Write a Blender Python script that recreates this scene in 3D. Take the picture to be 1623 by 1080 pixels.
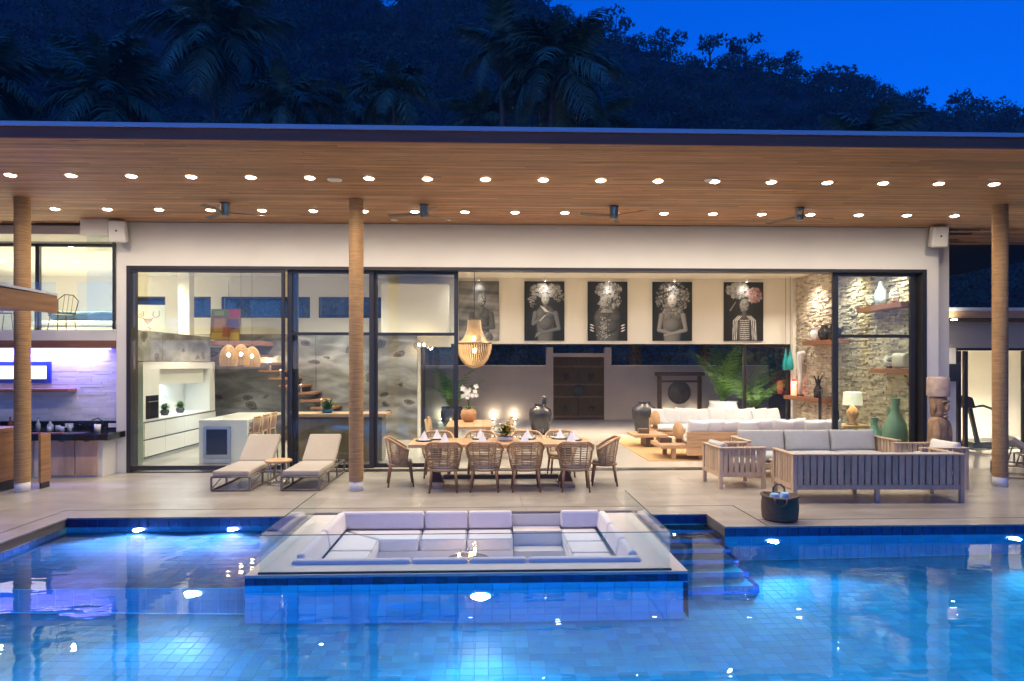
import bpy, math, random
from math import sin, cos, pi, radians as R
from mathutils import Vector as V, Matrix
import numpy as np

sc = bpy.context.scene
for o in list(bpy.data.objects): bpy.data.objects.remove(o)
COL = sc.collection
random.seed(7); np.random.seed(7)

# ---------------------------------------------------------------- camera
cd = bpy.data.cameras.new('camera'); cam = bpy.data.objects.new('camera', cd); COL.objects.link(cam)
cam.location = (0, 0, 2.1); cam.rotation_euler = (R(90), 0, R(-1.98))
cd.sensor_width = 36; cd.lens = 24.0; cd.shift_y = 37/1623
cd.clip_start = .1; cd.clip_end = 2000
sc.camera = cam

# ---------------------------------------------------------------- sky (dusk, camera balanced for lamp light)
SKY_ROT = 205
w = bpy.data.worlds.new('World'); sc.world = w; w.use_nodes = True
nt = w.node_tree; nt.nodes.clear()
sky = nt.nodes.new('ShaderNodeTexSky'); sky.sky_type = 'NISHITA'; sky.sun_disc = False
sky.sun_elevation = R(6.2); sky.sun_rotation = R(SKY_ROT); sky.ozone_density = 10; sky.air_density = 1; sky.dust_density = .3
bg = nt.nodes.new('ShaderNodeBackground'); bg.inputs[1].default_value = .15
ow = nt.nodes.new('ShaderNodeOutputWorld')
wb = nt.nodes.new('ShaderNodeVectorMath'); wb.operation = 'MULTIPLY'; wb.inputs[1].default_value = (1,.80,1.06)   # white balance set for the lamps
nt.links.new(sky.outputs[0], wb.inputs[0]); nt.links.new(wb.outputs[0], bg.inputs[0]); nt.links.new(bg.outputs[0], ow.inputs[0])

vs = sc.view_settings
sc.display_settings.display_device = 'sRGB'
vs.view_transform = 'Standard'; vs.look = 'None'; vs.exposure = 1.25; vs.gamma = 1; vs.use_curve_mapping = False
cy = sc.cycles
cy.use_denoising = True
try: cy.denoiser = 'OPENIMAGEDENOISE'
except Exception: pass
cy.volume_bounces = 0; cy.max_bounces = 10; cy.transparent_max_bounces = 32; cy.diffuse_bounces = 4; cy.glossy_bounces = 4; cy.transmission_bounces = 8
cy.caustics_reflective = False; cy.caustics_refractive = False; cy.sample_clamp_indirect = 6
cy.use_light_tree = True

# ---------------------------------------------------------------- helpers
class MB:
    def __init__(s): s.v = []; s.f = []; s.sm = []; s.c = []; s.M = None
    def add(s, vs_, fs, smooth=False, col=None):
        b = len(s.v)
        if s.M is not None: vs_ = [tuple(s.M @ V(p)) for p in vs_]
        s.v += [tuple(p) for p in vs_]
        for f in fs: s.f.append(tuple(b+i for i in f)); s.sm.append(smooth); s.c.append(col)
        return s
    def box(s, x0, y0, z0, x1, y1, z1, col=None):
        return s.add([(x0,y0,z0),(x1,y0,z0),(x1,y1,z0),(x0,y1,z0),(x0,y0,z1),(x1,y0,z1),(x1,y1,z1),(x0,y1,z1)],
                     [(0,3,2,1),(4,5,6,7),(0,1,5,4),(1,2,6,5),(2,3,7,6),(3,0,4,7)], col=col)
    def cb(s, c, d, col=None):
        return s.box(c[0]-d[0]/2, c[1]-d[1]/2, c[2]-d[2]/2, c[0]+d[0]/2, c[1]+d[1]/2, c[2]+d[2]/2, col)
    def bar(s, p0, p1, w, h, col=None):
        p0, p1 = V(p0), V(p1); d = (p1-p0).normalized()
        u = d.cross(V((0,0,1)))
        if u.length < .01: u = V((1,0,0))
        u.normalize(); n = u.cross(d)
        vs_ = [p+u*a*w/2+n*b*h/2 for p in (p0,p1) for a,b in ((-1,-1),(1,-1),(1,1),(-1,1))]
        return s.add(vs_, [(0,1,2,3),(7,6,5,4),(0,4,5,1),(1,5,6,2),(2,6,7,3),(3,7,4,0)], col=col)
    def tube(s, pts, r, n=8, caps=True, closed=False, col=None):
        pts = [V(p) for p in pts]; m = len(pts); vs_ = []; up = V((0,0,1)); u = None
        for i, p in enumerate(pts):
            a = pts[(i-1) % m] if (closed or i) else pts[i]; b = pts[(i+1) % m] if (closed or i < m-1) else pts[i]
            d = (b-a).normalized()
            if u is None:
                u = d.cross(up)
                if u.length < .05: u = d.cross(V((0,1,0)))
            else: u = u - d*u.dot(d)
            u.normalize(); q = d.cross(u)
            rr = r[i] if hasattr(r, '__len__') else r
            vs_ += [p+u*cos(2*pi*k/n)*rr+q*sin(2*pi*k/n)*rr for k in range(n)]
        fs = []
        for i in range(m if closed else m-1):
            j = (i+1) % m
            for k in range(n): fs.append((i*n+k, i*n+(k+1) % n, j*n+(k+1) % n, j*n+k))
        s.add(vs_, fs, True, col)
        if caps and not closed:
            b = len(s.v)-m*n
            s.f.append(tuple(b+k for k in reversed(range(n)))); s.f.append(tuple(b+(m-1)*n+k for k in range(n))); s.sm += [False]*2; s.c += [col]*2
        return s
    def cyl(s, p0, p1, r, r1=None, n=12, col=None): return s.tube([p0, p1], [r, r if r1 is None else r1], n, col=col)
    def lathe(s, prof, c=(0,0,0), n=20, col=None, smooth=True, sx=1, sy=1):
        vs_ = [(c[0]+r*cos(2*pi*k/n)*sx, c[1]+r*sin(2*pi*k/n)*sy, c[2]+z) for r, z in prof for k in range(n)]
        fs = [(i*n+k, i*n+(k+1) % n, (i+1)*n+(k+1) % n, (i+1)*n+k) for i in range(len(prof)-1) for k in range(n)]
        return s.add(vs_, fs, smooth, col)
    def ell(s, c, r, n=12, m=8, e=1.0, col=None):
        sg = lambda a, p: math.copysign(abs(a)**p, a)
        vs_ = []
        for i in range(m+1):
            t = -pi/2+pi*i/m
            for k in range(n):
                a = 2*pi*k/n
                vs_.append((c[0]+r[0]*sg(cos(t), e)*sg(cos(a), e), c[1]+r[1]*sg(cos(t), e)*sg(sin(a), e), c[2]+r[2]*sg(sin(t), e)))
        fs = [(i*n+k, i*n+(k+1) % n, (i+1)*n+(k+1) % n, (i+1)*n+k) for i in range(m) for k in range(n)]
        return s.add(vs_, fs, True, col)
    def cushion(s, x0, y0, z0, x1, y1, z1, puff=.5, n=10, thin=None, seed=0, pinch=.035):
        """A soft box: grid on both big faces, thickness falling off towards the seam."""
        d = [x1-x0, y1-y0, z1-z0]; ax = thin if thin is not None else d.index(min(d))
        a, b = [k for k in range(3) if k != ax]
        C = [(x0+x1)/2, (y0+y1)/2, (z0+z1)/2]; rnd = random.Random(seed)
        ph = [rnd.uniform(0, 6) for _ in range(4)]
        vs_ = []; fs = []
        for side in (-1, 1):
            for i in range(n+1):
                for j in range(n+1):
                    u, v = -1+2*i/n, -1+2*j/n
                    U = math.copysign(1-(1-abs(u))**1.6, u); W = math.copysign(1-(1-abs(v))**1.6, v)
                    e = (1-abs(U)**6)*(1-abs(W)**6); t = max(e, 0)**.5
                    h = (1-puff)*(.2+.8*min(1, t*1.6)) + puff*t*(1-.25*(U*U+W*W))
                    h *= 1+.05*sin(3*U+ph[0])*cos(3*W+ph[1])
                    if abs(u) == 1 or abs(v) == 1: h = .35*(1-puff)
                    pull = 1-pinch*puff*4*(1-abs(U*W))*(abs(u) == 1 or abs(v) == 1)
                    p = [0, 0, 0]; p[a] = C[a]+U*d[a]/2*pull; p[b] = C[b]+W*d[b]/2*pull; p[ax] = C[ax]+side*h*d[ax]/2
                    vs_.append(tuple(p))
        N = n+1; K = N*N
        for i in range(n):
            for j in range(n):
                q = (i*N+j, (i+1)*N+j, (i+1)*N+j+1, i*N+j+1)
                fs.append(tuple(reversed(q))); fs.append(tuple(K+x for x in q))
        ring = [i*N for i in range(n)]+[n*N+j for j in range(n)]+[i*N+n for i in range(n, 0, -1)]+[j for j in range(n, 0, -1)]
        for i in range(len(ring)):
            x, y = ring[i], ring[(i+1) % len(ring)]; fs.append((x, y, K+y, K+x))
        return s.add(vs_, fs, True)
    def prism(s, pts, axis, h0, h1, col=None):
        """polygon pts (2D) extruded along axis 'x','y','z'"""
        def P(a, b, h): return {'x': (h, a, b), 'y': (a, h, b), 'z': (a, b, h)}[axis]
        n = len(pts)
        vs_ = [P(a, b, h0) for a, b in pts]+[P(a, b, h1) for a, b in pts]
        fs = [tuple(range(n)), tuple(range(2*n-1, n-1, -1))]+[(i, n+i, n+(i+1) % n, (i+1) % n) for i in range(n)]
        return s.add(vs_, fs, col=col)
    def mesh(s, name):
        me = bpy.data.meshes.new(name); me.from_pydata(s.v, [], s.f)
        me.polygons.foreach_set('use_smooth', s.sm)
        if any(c is not None for c in s.c):
            at = me.attributes.new('Col', 'FLOAT_COLOR', 'FACE')
            at.data.foreach_set('color', [x for c in s.c for x in ((*(c or (1,1,1)), 1.0))])
        me.update(); return me
    def build(s, name, mat, parent=None, bev=0, kind=None, label=None, fix=True):
        me = s.mesh(name); me.materials.append(mat)
        return link(name, me, parent, bev, kind, label, fix)

import bmesh
def link(name, me, parent=None, bev=0, kind=None, label=None, fix=False):
    if fix and len(me.polygons) < 60000:
        b = bmesh.new(); b.from_mesh(me); bmesh.ops.recalc_face_normals(b, faces=b.faces[:]); b.to_mesh(me); b.free()
    o = bpy.data.objects.new(name, me); COL.objects.link(o)
    if parent is not None: o.parent = parent
    if bev:
        m = o.modifiers.new('edge', 'BEVEL'); m.width = bev; m.segments = 2; m.limit_method = 'ANGLE'; m.angle_limit = R(40)
    if kind: o['kind'] = kind
    if label: o['label'] = label
    return o
def tag(o, label, cat, group=None):
    o['label'] = label; o['category'] = cat
    if group: o['group'] = group
    return o
def thing(name, label, cat, loc=(0,0,0), rz=0, group=None):
    o = bpy.data.objects.new(name, None); COL.objects.link(o); o.empty_display_size = .1
    o.location = loc; o.rotation_euler = (0, 0, R(rz)); return tag(o, label, cat, group)
def kids(o): return [c for c in bpy.data.objects if c.parent is o]
_tree = {}
def dup(root, loc, rz=0, label=None, group=None, scale=1):
    if root.name not in _tree: _tree[root.name] = [(c, kids(c)) for c in kids(root)]
    r = root.copy(); COL.objects.link(r); r.location = loc; r.rotation_euler = (0, 0, R(rz)); r.scale = (scale,)*3
    if label: r['label'] = label
    if group: r['group'] = group
    for c, gs in _tree[root.name]:
        k = c.copy(); COL.objects.link(k); k.parent = r
        for g in gs:
            q = g.copy(); COL.objects.link(q); q.parent = k
    return r
def light(kind, loc, energy, col=(1,.78,.52), parent=None, aim=None, size=.03, angle=120, blend=.6, name='lamp'):
    d = bpy.data.lights.new(name, kind); d.energy = energy; d.color = col
    if kind in ('SPOT', 'POINT'): d.shadow_soft_size = size
    if kind == 'SPOT': d.spot_size = R(angle); d.spot_blend = blend
    if kind == 'AREA':
        d.shape = 'RECTANGLE'; d.size, d.size_y = size
    o = bpy.data.objects.new(name, d); COL.objects.link(o); o.location = loc
    if aim is not None: o.rotation_euler = V(aim).to_track_quat('-Z', 'Y').to_euler()
    if parent is not None: o.parent = parent
    return o
ORD = ['first','second','third','fourth','fifth','sixth','seventh','eighth','ninth','tenth','eleventh','twelfth','thirteenth','fourteenth',
       'fifteenth','sixteenth','seventeenth','eighteenth','nineteenth','twentieth','twenty-first','twenty-second','twenty-third','twenty-fourth']

# ---------------------------------------------------------------- materials
def nodes(name):
    m = bpy.data.materials.new(name); m.use_nodes = True; n = m.node_tree
    return m, n, n.nodes['Principled BSDF'], n.links.new
def pm(name, col, rough=.5, metal=0, var=0, scale=6, stretch=(1,1,1), bump=0, bscale=60, rnd=0, attr=False, col2=None, detail=4, spec=.5, coat=0, coords='Object', sheen=0, bstretch=None, em=None, trans=0):
    m, n, b, L = nodes(name); N = n.nodes.new
    b.inputs['Roughness'].default_value = rough; b.inputs['Metallic'].default_value = metal
    b.inputs['Specular IOR Level'].default_value = spec; b.inputs['Coat Weight'].default_value = coat
    if sheen: b.inputs['Sheen Weight'].default_value = sheen
    if trans: b.inputs['Transmission Weight'].default_value = trans
    b.inputs['Base Color'].default_value = (*col, 1)
    if em: b.inputs['Emission Color'].default_value = (*em[0], 1); b.inputs['Emission Strength'].default_value = em[1]
    tc = N('ShaderNodeTexCoord'); mp = N('ShaderNodeMapping'); mp.inputs['Scale'].default_value = stretch
    L(tc.outputs[coords], mp.inputs[0])
    out = None
    if var or col2:
        nz = N('ShaderNodeTexNoise'); nz.inputs['Scale'].default_value = scale; nz.inputs['Detail'].default_value = detail
        L(mp.outputs[0], nz.inputs['Vector'])
    if col2:
        r = N('ShaderNodeMix'); r.data_type = 'RGBA'; cr = N('ShaderNodeMapRange'); cr.inputs[1].default_value = .35; cr.inputs[2].default_value = .65
        L(nz.outputs[0], cr.inputs[0]); L(cr.outputs[0], r.inputs[0]); r.inputs[6].default_value = (*col, 1); r.inputs[7].default_value = (*col2, 1)
        out = r.outputs[2]
    else:
        c = N('ShaderNodeRGB'); c.outputs[0].default_value = (*col, 1); out = c.outputs[0]
    def scale_by(o_, fac):
        x = N('ShaderNodeVectorMath'); x.operation = 'SCALE'; L(o_, x.inputs[0]); L(fac, x.inputs['Scale']); return x.outputs[0]
    if var:
        r = N('ShaderNodeMapRange'); r.inputs[1].default_value = .25; r.inputs[2].default_value = .75
        r.inputs[3].default_value = 1-var; r.inputs[4].default_value = 1+var; L(nz.outputs[0], r.inputs[0]); out = scale_by(out, r.outputs[0])
    if rnd:
        oi = N('ShaderNodeObjectInfo'); r = N('ShaderNodeMapRange'); r.inputs[3].default_value = 1-rnd; r.inputs[4].default_value = 1+rnd
        L(oi.outputs['Random'], r.inputs[0]); out = scale_by(out, r.outputs[0])
    if attr:
        a = N('ShaderNodeAttribute'); a.attribute_name = 'Col'; x = N('ShaderNodeVectorMath'); x.operation = 'MULTIPLY'
        L(out, x.inputs[0]); L(a.outputs['Vector'], x.inputs[1]); out = x.outputs[0]
    L(out, b.inputs['Base Color'])
    if bump:
        mp2 = mp
        if bstretch:
            mp2 = N('ShaderNodeMapping'); mp2.inputs['Scale'].default_value = bstretch; L(tc.outputs[coords], mp2.inputs[0])
        bz = N('ShaderNodeTexNoise'); bz.inputs['Scale'].default_value = bscale; bz.inputs['Detail'].default_value = 3
        L(mp2.outputs[0], bz.inputs['Vector'])
        bp = N('ShaderNodeBump'); bp.inputs['Strength'].default_value = bump; bp.inputs['Distance'].default_value = .01
        L(bz.outputs[0], bp.inputs['Height']); L(bp.outputs[0], b.inputs['Normal'])
    return m
def emit(name, col, s):
    m, n, b, L = nodes(name); b.inputs['Base Color'].default_value = (.8,.8,.8,1)
    b.inputs['Emission Color'].default_value = (*col, 1); b.inputs['Emission Strength'].default_value = s; return m
def glass(name, tint=(.93,.97,.95), rough=0.0, f0=.045):
    m = bpy.data.materials.new(name); m.use_nodes = True; n = m.node_tree; n.nodes.clear(); N = n.nodes.new; L = n.links.new
    t = N('ShaderNodeBsdfTransparent'); t.inputs[0].default_value = (*tint, 1)
    g = N('ShaderNodeBsdfGlossy'); g.inputs['Roughness'].default_value = rough; g.inputs[0].default_value = (1,1,1,1)
    lw = N('ShaderNodeLayerWeight'); lw.inputs[0].default_value = .5
    p = N('ShaderNodeMath'); p.operation = 'POWER'; p.inputs[1].default_value = 5; L(lw.outputs['Facing'], p.inputs[0])
    q = N('ShaderNodeMath'); q.operation = 'MULTIPLY_ADD'; q.inputs[1].default_value = 1-f0; q.inputs[2].default_value = f0; L(p.outputs[0], q.inputs[0])
    mx = N('ShaderNodeMixShader'); L(q.outputs[0], mx.inputs[0]); L(t.outputs[0], mx.inputs[1]); L(g.outputs[0], mx.inputs[2])
    o = N('ShaderNodeOutputMaterial'); L(mx.outputs[0], o.inputs[0]); return m

M = dict(
  wall=pm('wall_render', (.765,.75,.70), .7, var=.03, scale=2, bump=.04, bscale=120),
  wallin=pm('interior_paint', (.72,.68,.60), .7, var=.02, scale=1.5),
  wallgrey=pm('grey_render', (.43,.37,.31), .75, var=.08, scale=1.2, bump=.05, bscale=60),
  ceil=pm('ceiling_paint', (.75,.71,.63), .8, var=.02, scale=1),
  deck=pm('travertine', (.35,.32,.28), .24, rnd=.05, var=.10, scale=1.4, stretch=(.75,1.5,1), bump=.015, bscale=40, col2=(.40,.375,.34), spec=.45, detail=8),
  floor=pm('polished_floor', (.55,.51,.45), .16, var=.05, scale=1.2, stretch=(.6,1.6,1), detail=7, spec=.5),
  path=pm('courtyard_concrete', (.33,.31,.29), .45, var=.1, scale=1.5, detail=7),
  grey_joint=pm('stone_joint', (.17,.15,.13), .8), grout=pm('grout', (.07,.31,.52), .8), coping=pm('pale_coping', (.66,.64,.62), .4, var=.06, scale=3),
  soffit=pm('soffit_wood', (.46,.24,.115), .6, var=.28, scale=3, stretch=(.6,9,9), attr=True, detail=6, bump=.05, bscale=20, bstretch=(.5,20,20)),
  soffback=pm('soffit_backing', (.06,.035,.02), .8),
  fascia=pm('fascia_brown', (.36,.12,.07), .75, var=.15, scale=2, stretch=(.3,4,4)),
  flash=pm('metal_flashing', (.72,.74,.76), .45),
  frame=pm('dark_aluminium', (.035,.030,.032), .38, metal=.3, var=.1, scale=3),
  rope=pm('rope_wrap', (.40,.235,.105), .8, var=.30, scale=9, stretch=(.6,.6,7), bump=.3, bscale=160),
  collar=pm('white_collar', (.7,.68,.68), .4),
  teak=pm('teak', (.50,.30,.155), .5, var=.22, scale=5, stretch=(1,1,1), rnd=.12, bump=.05, bscale=60, detail=6),
  teakx=pm('teak_long_grain', (.50,.30,.155), .45, var=.25, scale=4, stretch=(.5,6,6), rnd=.1, detail=6, bump=.05, bscale=50),
  teakgrey=pm('weathered_teak', (.52,.375,.25), .6, var=.2, scale=6, stretch=(3,3,.6), rnd=.14, detail=6, bump=.08, bscale=50),
  walnut=pm('dark_timber', (.10,.055,.032), .45, var=.3, scale=5, stretch=(1,4,4), rnd=.1, detail=6),
  redwood=pm('red_timber', (.24,.10,.05), .45, var=.25, scale=4, stretch=(.6,5,5), rnd=.12, detail=6),
  rattan=pm('rattan', (.36,.235,.13), .6, var=.22, scale=18, rnd=.1, bump=.15, bscale=120),
  chairleg=pm('chair_leg_wood', (.19,.095,.05), .45, var=.2, scale=8, rnd=.1),
  taupe=pm('taupe_fabric', (.41,.355,.285), .9, var=.05, scale=30, bump=.12, bscale=400, sheen=.2),
  taupemetal=pm('taupe_metal', (.20,.16,.14), .4, metal=.4),
  whitefab=pm('white_fabric', (.66,.645,.62), .9, var=.03, scale=8, bump=.1, bscale=300, sheen=.2, rnd=.03),
  greyfab=pm('grey_fabric', (.40,.41,.40), .92, var=.06, scale=12, bump=.12, bscale=350, sheen=.2, rnd=.04),
  lounge=pm('lounge_fabric', (.71,.70,.74), .9, var=.04, scale=10, bump=.1, bscale=300, sheen=.2, rnd=.03),
  napkin=pm('white_linen', (.80,.80,.80), .85),
  white=pm('white_plastic', (.78,.77,.75), .4),
  black=pm('black_metal', (.02,.02,.022), .4),
  steel=pm('brushed_steel', (.55,.53,.50), .28, metal=1, var=.05, scale=30),
  chrome=pm('polished_metal', (.20,.17,.15), .35, metal=.6),
  granite=pm('black_granite', (.012,.012,.016), .12, var=.3, scale=60),
  cab=pm('cabinet_white', (.68,.67,.64), .25, var=.02, scale=2),
  barwood=pm('bar_timber', (.34,.175,.08), .45, var=.35, scale=3, stretch=(6,.5,6), rnd=.1, detail=6), darkglass=pm('dark_door_glass', (.012,.010,.012), .2, spec=.15), copper=pm('cabinet_veneer', (.56,.37,.26), .3, var=.35, scale=1.6, stretch=(3,1,.7), detail=2, coat=.3),
  gong=pm('gong_bronze', (.085,.075,.065), .5, var=.35, scale=6), jar=pm('glazed_jar', (.028,.026,.032), .25, var=.4, scale=5, bump=.1, bscale=20),
  terracotta=pm('turned_wood_pot', (.45,.24,.11), .55, var=.2, scale=5, stretch=(1,1,5)),
  green=pm('green_glaze', (.16,.27,.20), .35, var=.2, scale=4, bump=.08, bscale=25),
  teal=pm('teal_glass', (.02,.30,.30), .15),
  blueglaze=pm('pale_blue_glaze', (.42,.52,.62), .25, var=.1, scale=4),
  ceramic=pm('white_ceramic', (.72,.70,.68), .25, var=.06, scale=6),
  moai=pm('carved_stone', (.34,.21,.125), .9, var=.45, scale=7, bump=.5, bscale=26, detail=8),
  moaihat=pm('pale_carved_stone', (.55,.42,.34), .9, var=.3, scale=9, bump=.5, bscale=30, detail=8),
  stone=pm('ledger_stone', (.52,.45,.36), .8, var=.25, scale=7, attr=True, bump=.25, bscale=40),
  leaf=pm('leaf', (.05,.13,.025), .5, var=.4, scale=3, rnd=.25),
  brightleaf=pm('bright_leaf', (.07,.165,.03), .5, var=.4, scale=3, rnd=.2),
  palm=pm('palm_leaf', (.11,.20,.12), .45, var=.4, scale=1.2, rnd=.3),
  trunk=pm('palm_bark', (.16,.13,.11), .9, var=.3, scale=5, stretch=(1,1,4), bump=.3, bscale=20),
  forest=pm('forest_leaf', (.04,.09,.06), .8, attr=True),
  hill=pm('hill_soil', (.03,.06,.06), .95, var=.3, scale=.2),
  soil=pm('ground_soil', (.05,.055,.035), .95, var=.3, scale=.5),
  pebble=pm('dark_pebbles', (.035,.035,.04), .7, var=.6, scale=40, bump=.8, bscale=60),
  rug=pm('jute_rug', (.50,.31,.14), .95, var=.2, scale=10, stretch=(1,8,1), bump=.3, bscale=120),
  lens=emit('lamp_lens', (1,.90,.74), 30),
  lensin=emit('lamp_lens_indoor', (1,.84,.62), 26),
  bulb=emit('warm_bulb', (1,.72,.38), 26),
  flame=emit('candle_flame', (1,.55,.22), 40),
  poollens=emit('pool_lamp_lens', (.55,.75,1), 45),
  violetlens=emit('violet_pool_lamp_lens', (.62,.60,1), 40),
  uplens=emit('uplight_lens', (1,.88,.68), 14),
  litpane=emit('lit_window', (1,.88,.66), .75),
  print=pm('print_ink', (1,1,1), .45, attr=True, spec=.35),
  paint=pm('artist_paint', (1,1,1), .6, attr=True),
  canvas=pm('black_canvas', (.022,.020,.020), .5),
  glass=glass('clear_glass', f0=.03), railglass=glass('rail_glass', (.92,.96,.96)), glassedge=pm('glass_edge', (.05,.12,.12), .15), frost=glass('frosted_green_glass', (.78,.93,.84), .3, .22),
  wicker=pm('woven_basket', (.14,.095,.062), .8, var=.4, scale=30, stretch=(1,1,4), bump=.6, bscale=90),
  towel=pm('blue_towel', (.35,.55,.75), .95, bump=.3, bscale=90),
  bead=pm('wood_beads', (.62,.46,.27), .5, var=.15, scale=40, em=((1,.66,.34), .0)),
  weave=pm('woven_shade', (.48,.29,.10), .6, var=.3, scale=50),
  shade=pm('lamp_fabric', (.7,.66,.58), .8, em=((1,.8,.55), .25)),
  petal=pm('white_petal', (.80,.78,.74), .7, rnd=.05), yellow=pm('yellow_petal', (.6,.42,.03), .6), blue=pm('blue_bowl', (.02,.14,.30), .3),
  gold=pm('aged_brass', (.22,.16,.075), .45, metal=.5, var=.4, scale=12),
  doorwood=pm('carved_door_wood', (.06,.036,.017), .85, var=.45, scale=5, stretch=(6,6,.7), detail=7),
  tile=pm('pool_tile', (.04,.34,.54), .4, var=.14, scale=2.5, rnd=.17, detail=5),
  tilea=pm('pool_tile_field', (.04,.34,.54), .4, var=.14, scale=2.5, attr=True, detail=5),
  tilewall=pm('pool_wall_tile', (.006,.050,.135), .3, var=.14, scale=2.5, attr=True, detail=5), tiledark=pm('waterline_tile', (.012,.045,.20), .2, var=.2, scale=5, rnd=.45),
  walltile=pm('bar_wall_tile', (.72,.71,.74), .25, attr=True),
  ledtint=pm('led_tinted_frame', (.03,.06,.30), .4),  # violet strip's light on the bar window frame, put into its colour
  bottle1=pm('amber_glass', (.14,.05,.015), .1), bottle2=pm('clear_bottle', (.30,.38,.48), .08, spec=.8), bottle3=pm('dark_bottle', (.012,.03,.02), .1),
  ledv=emit('violet_light_strip', (.13,.10,1), 8), ledw=emit('white_light_strip', (.80,.92,1), 4),
  ledr=emit('red_light', (1,.12,.05), 2.5), star=emit('fairy_bulb', (.8,.9,1), 14),
  darkfab=pm('dark_teal_fabric', (.035,.06,.07), .9, var=.2, scale=8), bedcov=pm('cream_bedding', (.62,.58,.48), .9),
)
# fossil-like stone wall: grey brown slabs with dark rings
def fossil():
    m, n, b, L = nodes('fossil_stone'); N = n.nodes.new
    tc = N('ShaderNodeTexCoord')
    nz = N('ShaderNodeTexNoise'); nz.inputs['Scale'].default_value = 1.6; nz.inputs['Detail'].default_value = 9; nz.inputs['Distortion'].default_value = .6
    dg = N('ShaderNodeMapping'); dg.inputs['Rotation'].default_value = (0,.75,0); dg.inputs['Scale'].default_value = (.7,1,2.2); L(tc.outputs['Object'], dg.inputs[0]); L(dg.outputs[0], nz.inputs['Vector'])
    ad = N('ShaderNodeVectorMath'); ad.operation = 'MULTIPLY_ADD'; L(nz.outputs[1], ad.inputs[0]); ad.inputs[1].default_value = (.38,.38,.38); L(tc.outputs['Object'], ad.inputs[2])
    vo = N('ShaderNodeTexVoronoi'); vo.inputs['Scale'].default_value = 2.0; vo.inputs['Randomness'].default_value = 1; sq = N('ShaderNodeMapping'); sq.inputs['Scale'].default_value = (.85,1,1.3); sq.inputs['Rotation'].default_value = (0,.35,0); L(ad.outputs[0], sq.inputs[0]); L(sq.outputs[0], vo.inputs['Vector'])
    vr = N('ShaderNodeValToRGB'); e = vr.color_ramp.elements
    e[0].position = 0.0; e[0].color = (.11,.085,.062,1); e[1].position = .11; e[1].color = (.035,.026,.02,1)
    for p, c in ((.18,(.17,.14,.11,1)), (.235,(.04,.032,.026,1)), (.30,(.27,.255,.235,1)), (.8,(.225,.22,.21,1))):
        x = e.new(p); x.color = c
    sx_ = N('ShaderNodeSeparateXYZ'); L(vo.outputs['Color'], sx_.inputs[0])
    m3 = N('ShaderNodeMapRange'); m3.inputs[1].default_value = .50; m3.inputs[2].default_value = .52; m3.inputs[3].default_value = .6; m3.inputs[4].default_value = 0; L(sx_.outputs[0], m3.inputs[0])
    a3 = N('ShaderNodeMath'); a3.operation = 'ADD'; L(vo.outputs['Distance'], a3.inputs[0]); L(m3.outputs[0], a3.inputs[1])
    L(a3.outputs[0], vr.inputs[0])
    r2 = N('ShaderNodeValToRGB'); r2.color_ramp.elements[0].position = .35; r2.color_ramp.elements[0].color = (.42,.38,.33,1)
    r2.color_ramp.elements[1].position = .65; r2.color_ramp.elements[1].color = (1.12,1.13,1.15,1); L(nz.outputs[0], r2.inputs[0])
    mx = N('ShaderNodeVectorMath'); mx.operation = 'MULTIPLY'; L(vr.outputs[0], mx.inputs[0]); L(r2.outputs[0], mx.inputs[1])
    L(mx.outputs[0], b.inputs['Base Color']); b.inputs['Roughness'].default_value = .4
    return m
M['fossil'] = fossil()
def water():
    m, n, b, L = nodes('pool_water'); N = n.nodes.new
    n.nodes.remove(b)
    g = N('ShaderNodeBsdfGlass'); g.inputs['IOR'].default_value = 1.333; g.inputs['Roughness'].default_value = 0.0; g.inputs[0].default_value = (.92,.97,1,1)
    tc = N('ShaderNodeTexCoord'); mp = N('ShaderNodeMapping'); mp.inputs['Scale'].default_value = (.8,1.5,1); L(tc.outputs['Object'], mp.inputs[0])
    a = N('ShaderNodeTexNoise'); a.inputs['Scale'].default_value = 1.9; a.inputs['Detail'].default_value = 2; L(mp.outputs[0], a.inputs['Vector'])
    bp = N('ShaderNodeBump'); bp.inputs['Strength'].default_value = .10; bp.inputs['Distance'].default_value = .035; L(a.outputs[0], bp.inputs['Height']); L(bp.outputs[0], g.inputs['Normal'])
    L(g.outputs[0], n.nodes['Material Output'].inputs[0]); return m
M['water'] = water()
# ================================================================ SETTING
def struct(name, mb, mat, parent=None, **k):
    return mb.build(name, mat, parent, kind='structure' if parent is None else None, **k)
WZ = -.13                                    # water level, deck is z = 0
PX0, PX1 = -5.75, 13.0                       # pool sides
LX0, LX1 = -2.45, 2.05                       # sunken lounge platform
# ground sheet round the terrace, to the horizon
g = MB(); X0, X1, Y0, Y1 = -16, 15, -6, 26.2
for a in ((-580,-280,X0,880), (X1,-280,580,880), (X0,-280,X1,Y0), (X0,Y1,X1,880)):
    g.add([(a[0],a[1],-.12),(a[2],a[1],-.12),(a[2],a[3],-.12),(a[0],a[3],-.12)], [(0,1,2,3)])
struct('ground', g, M['soil'])
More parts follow.
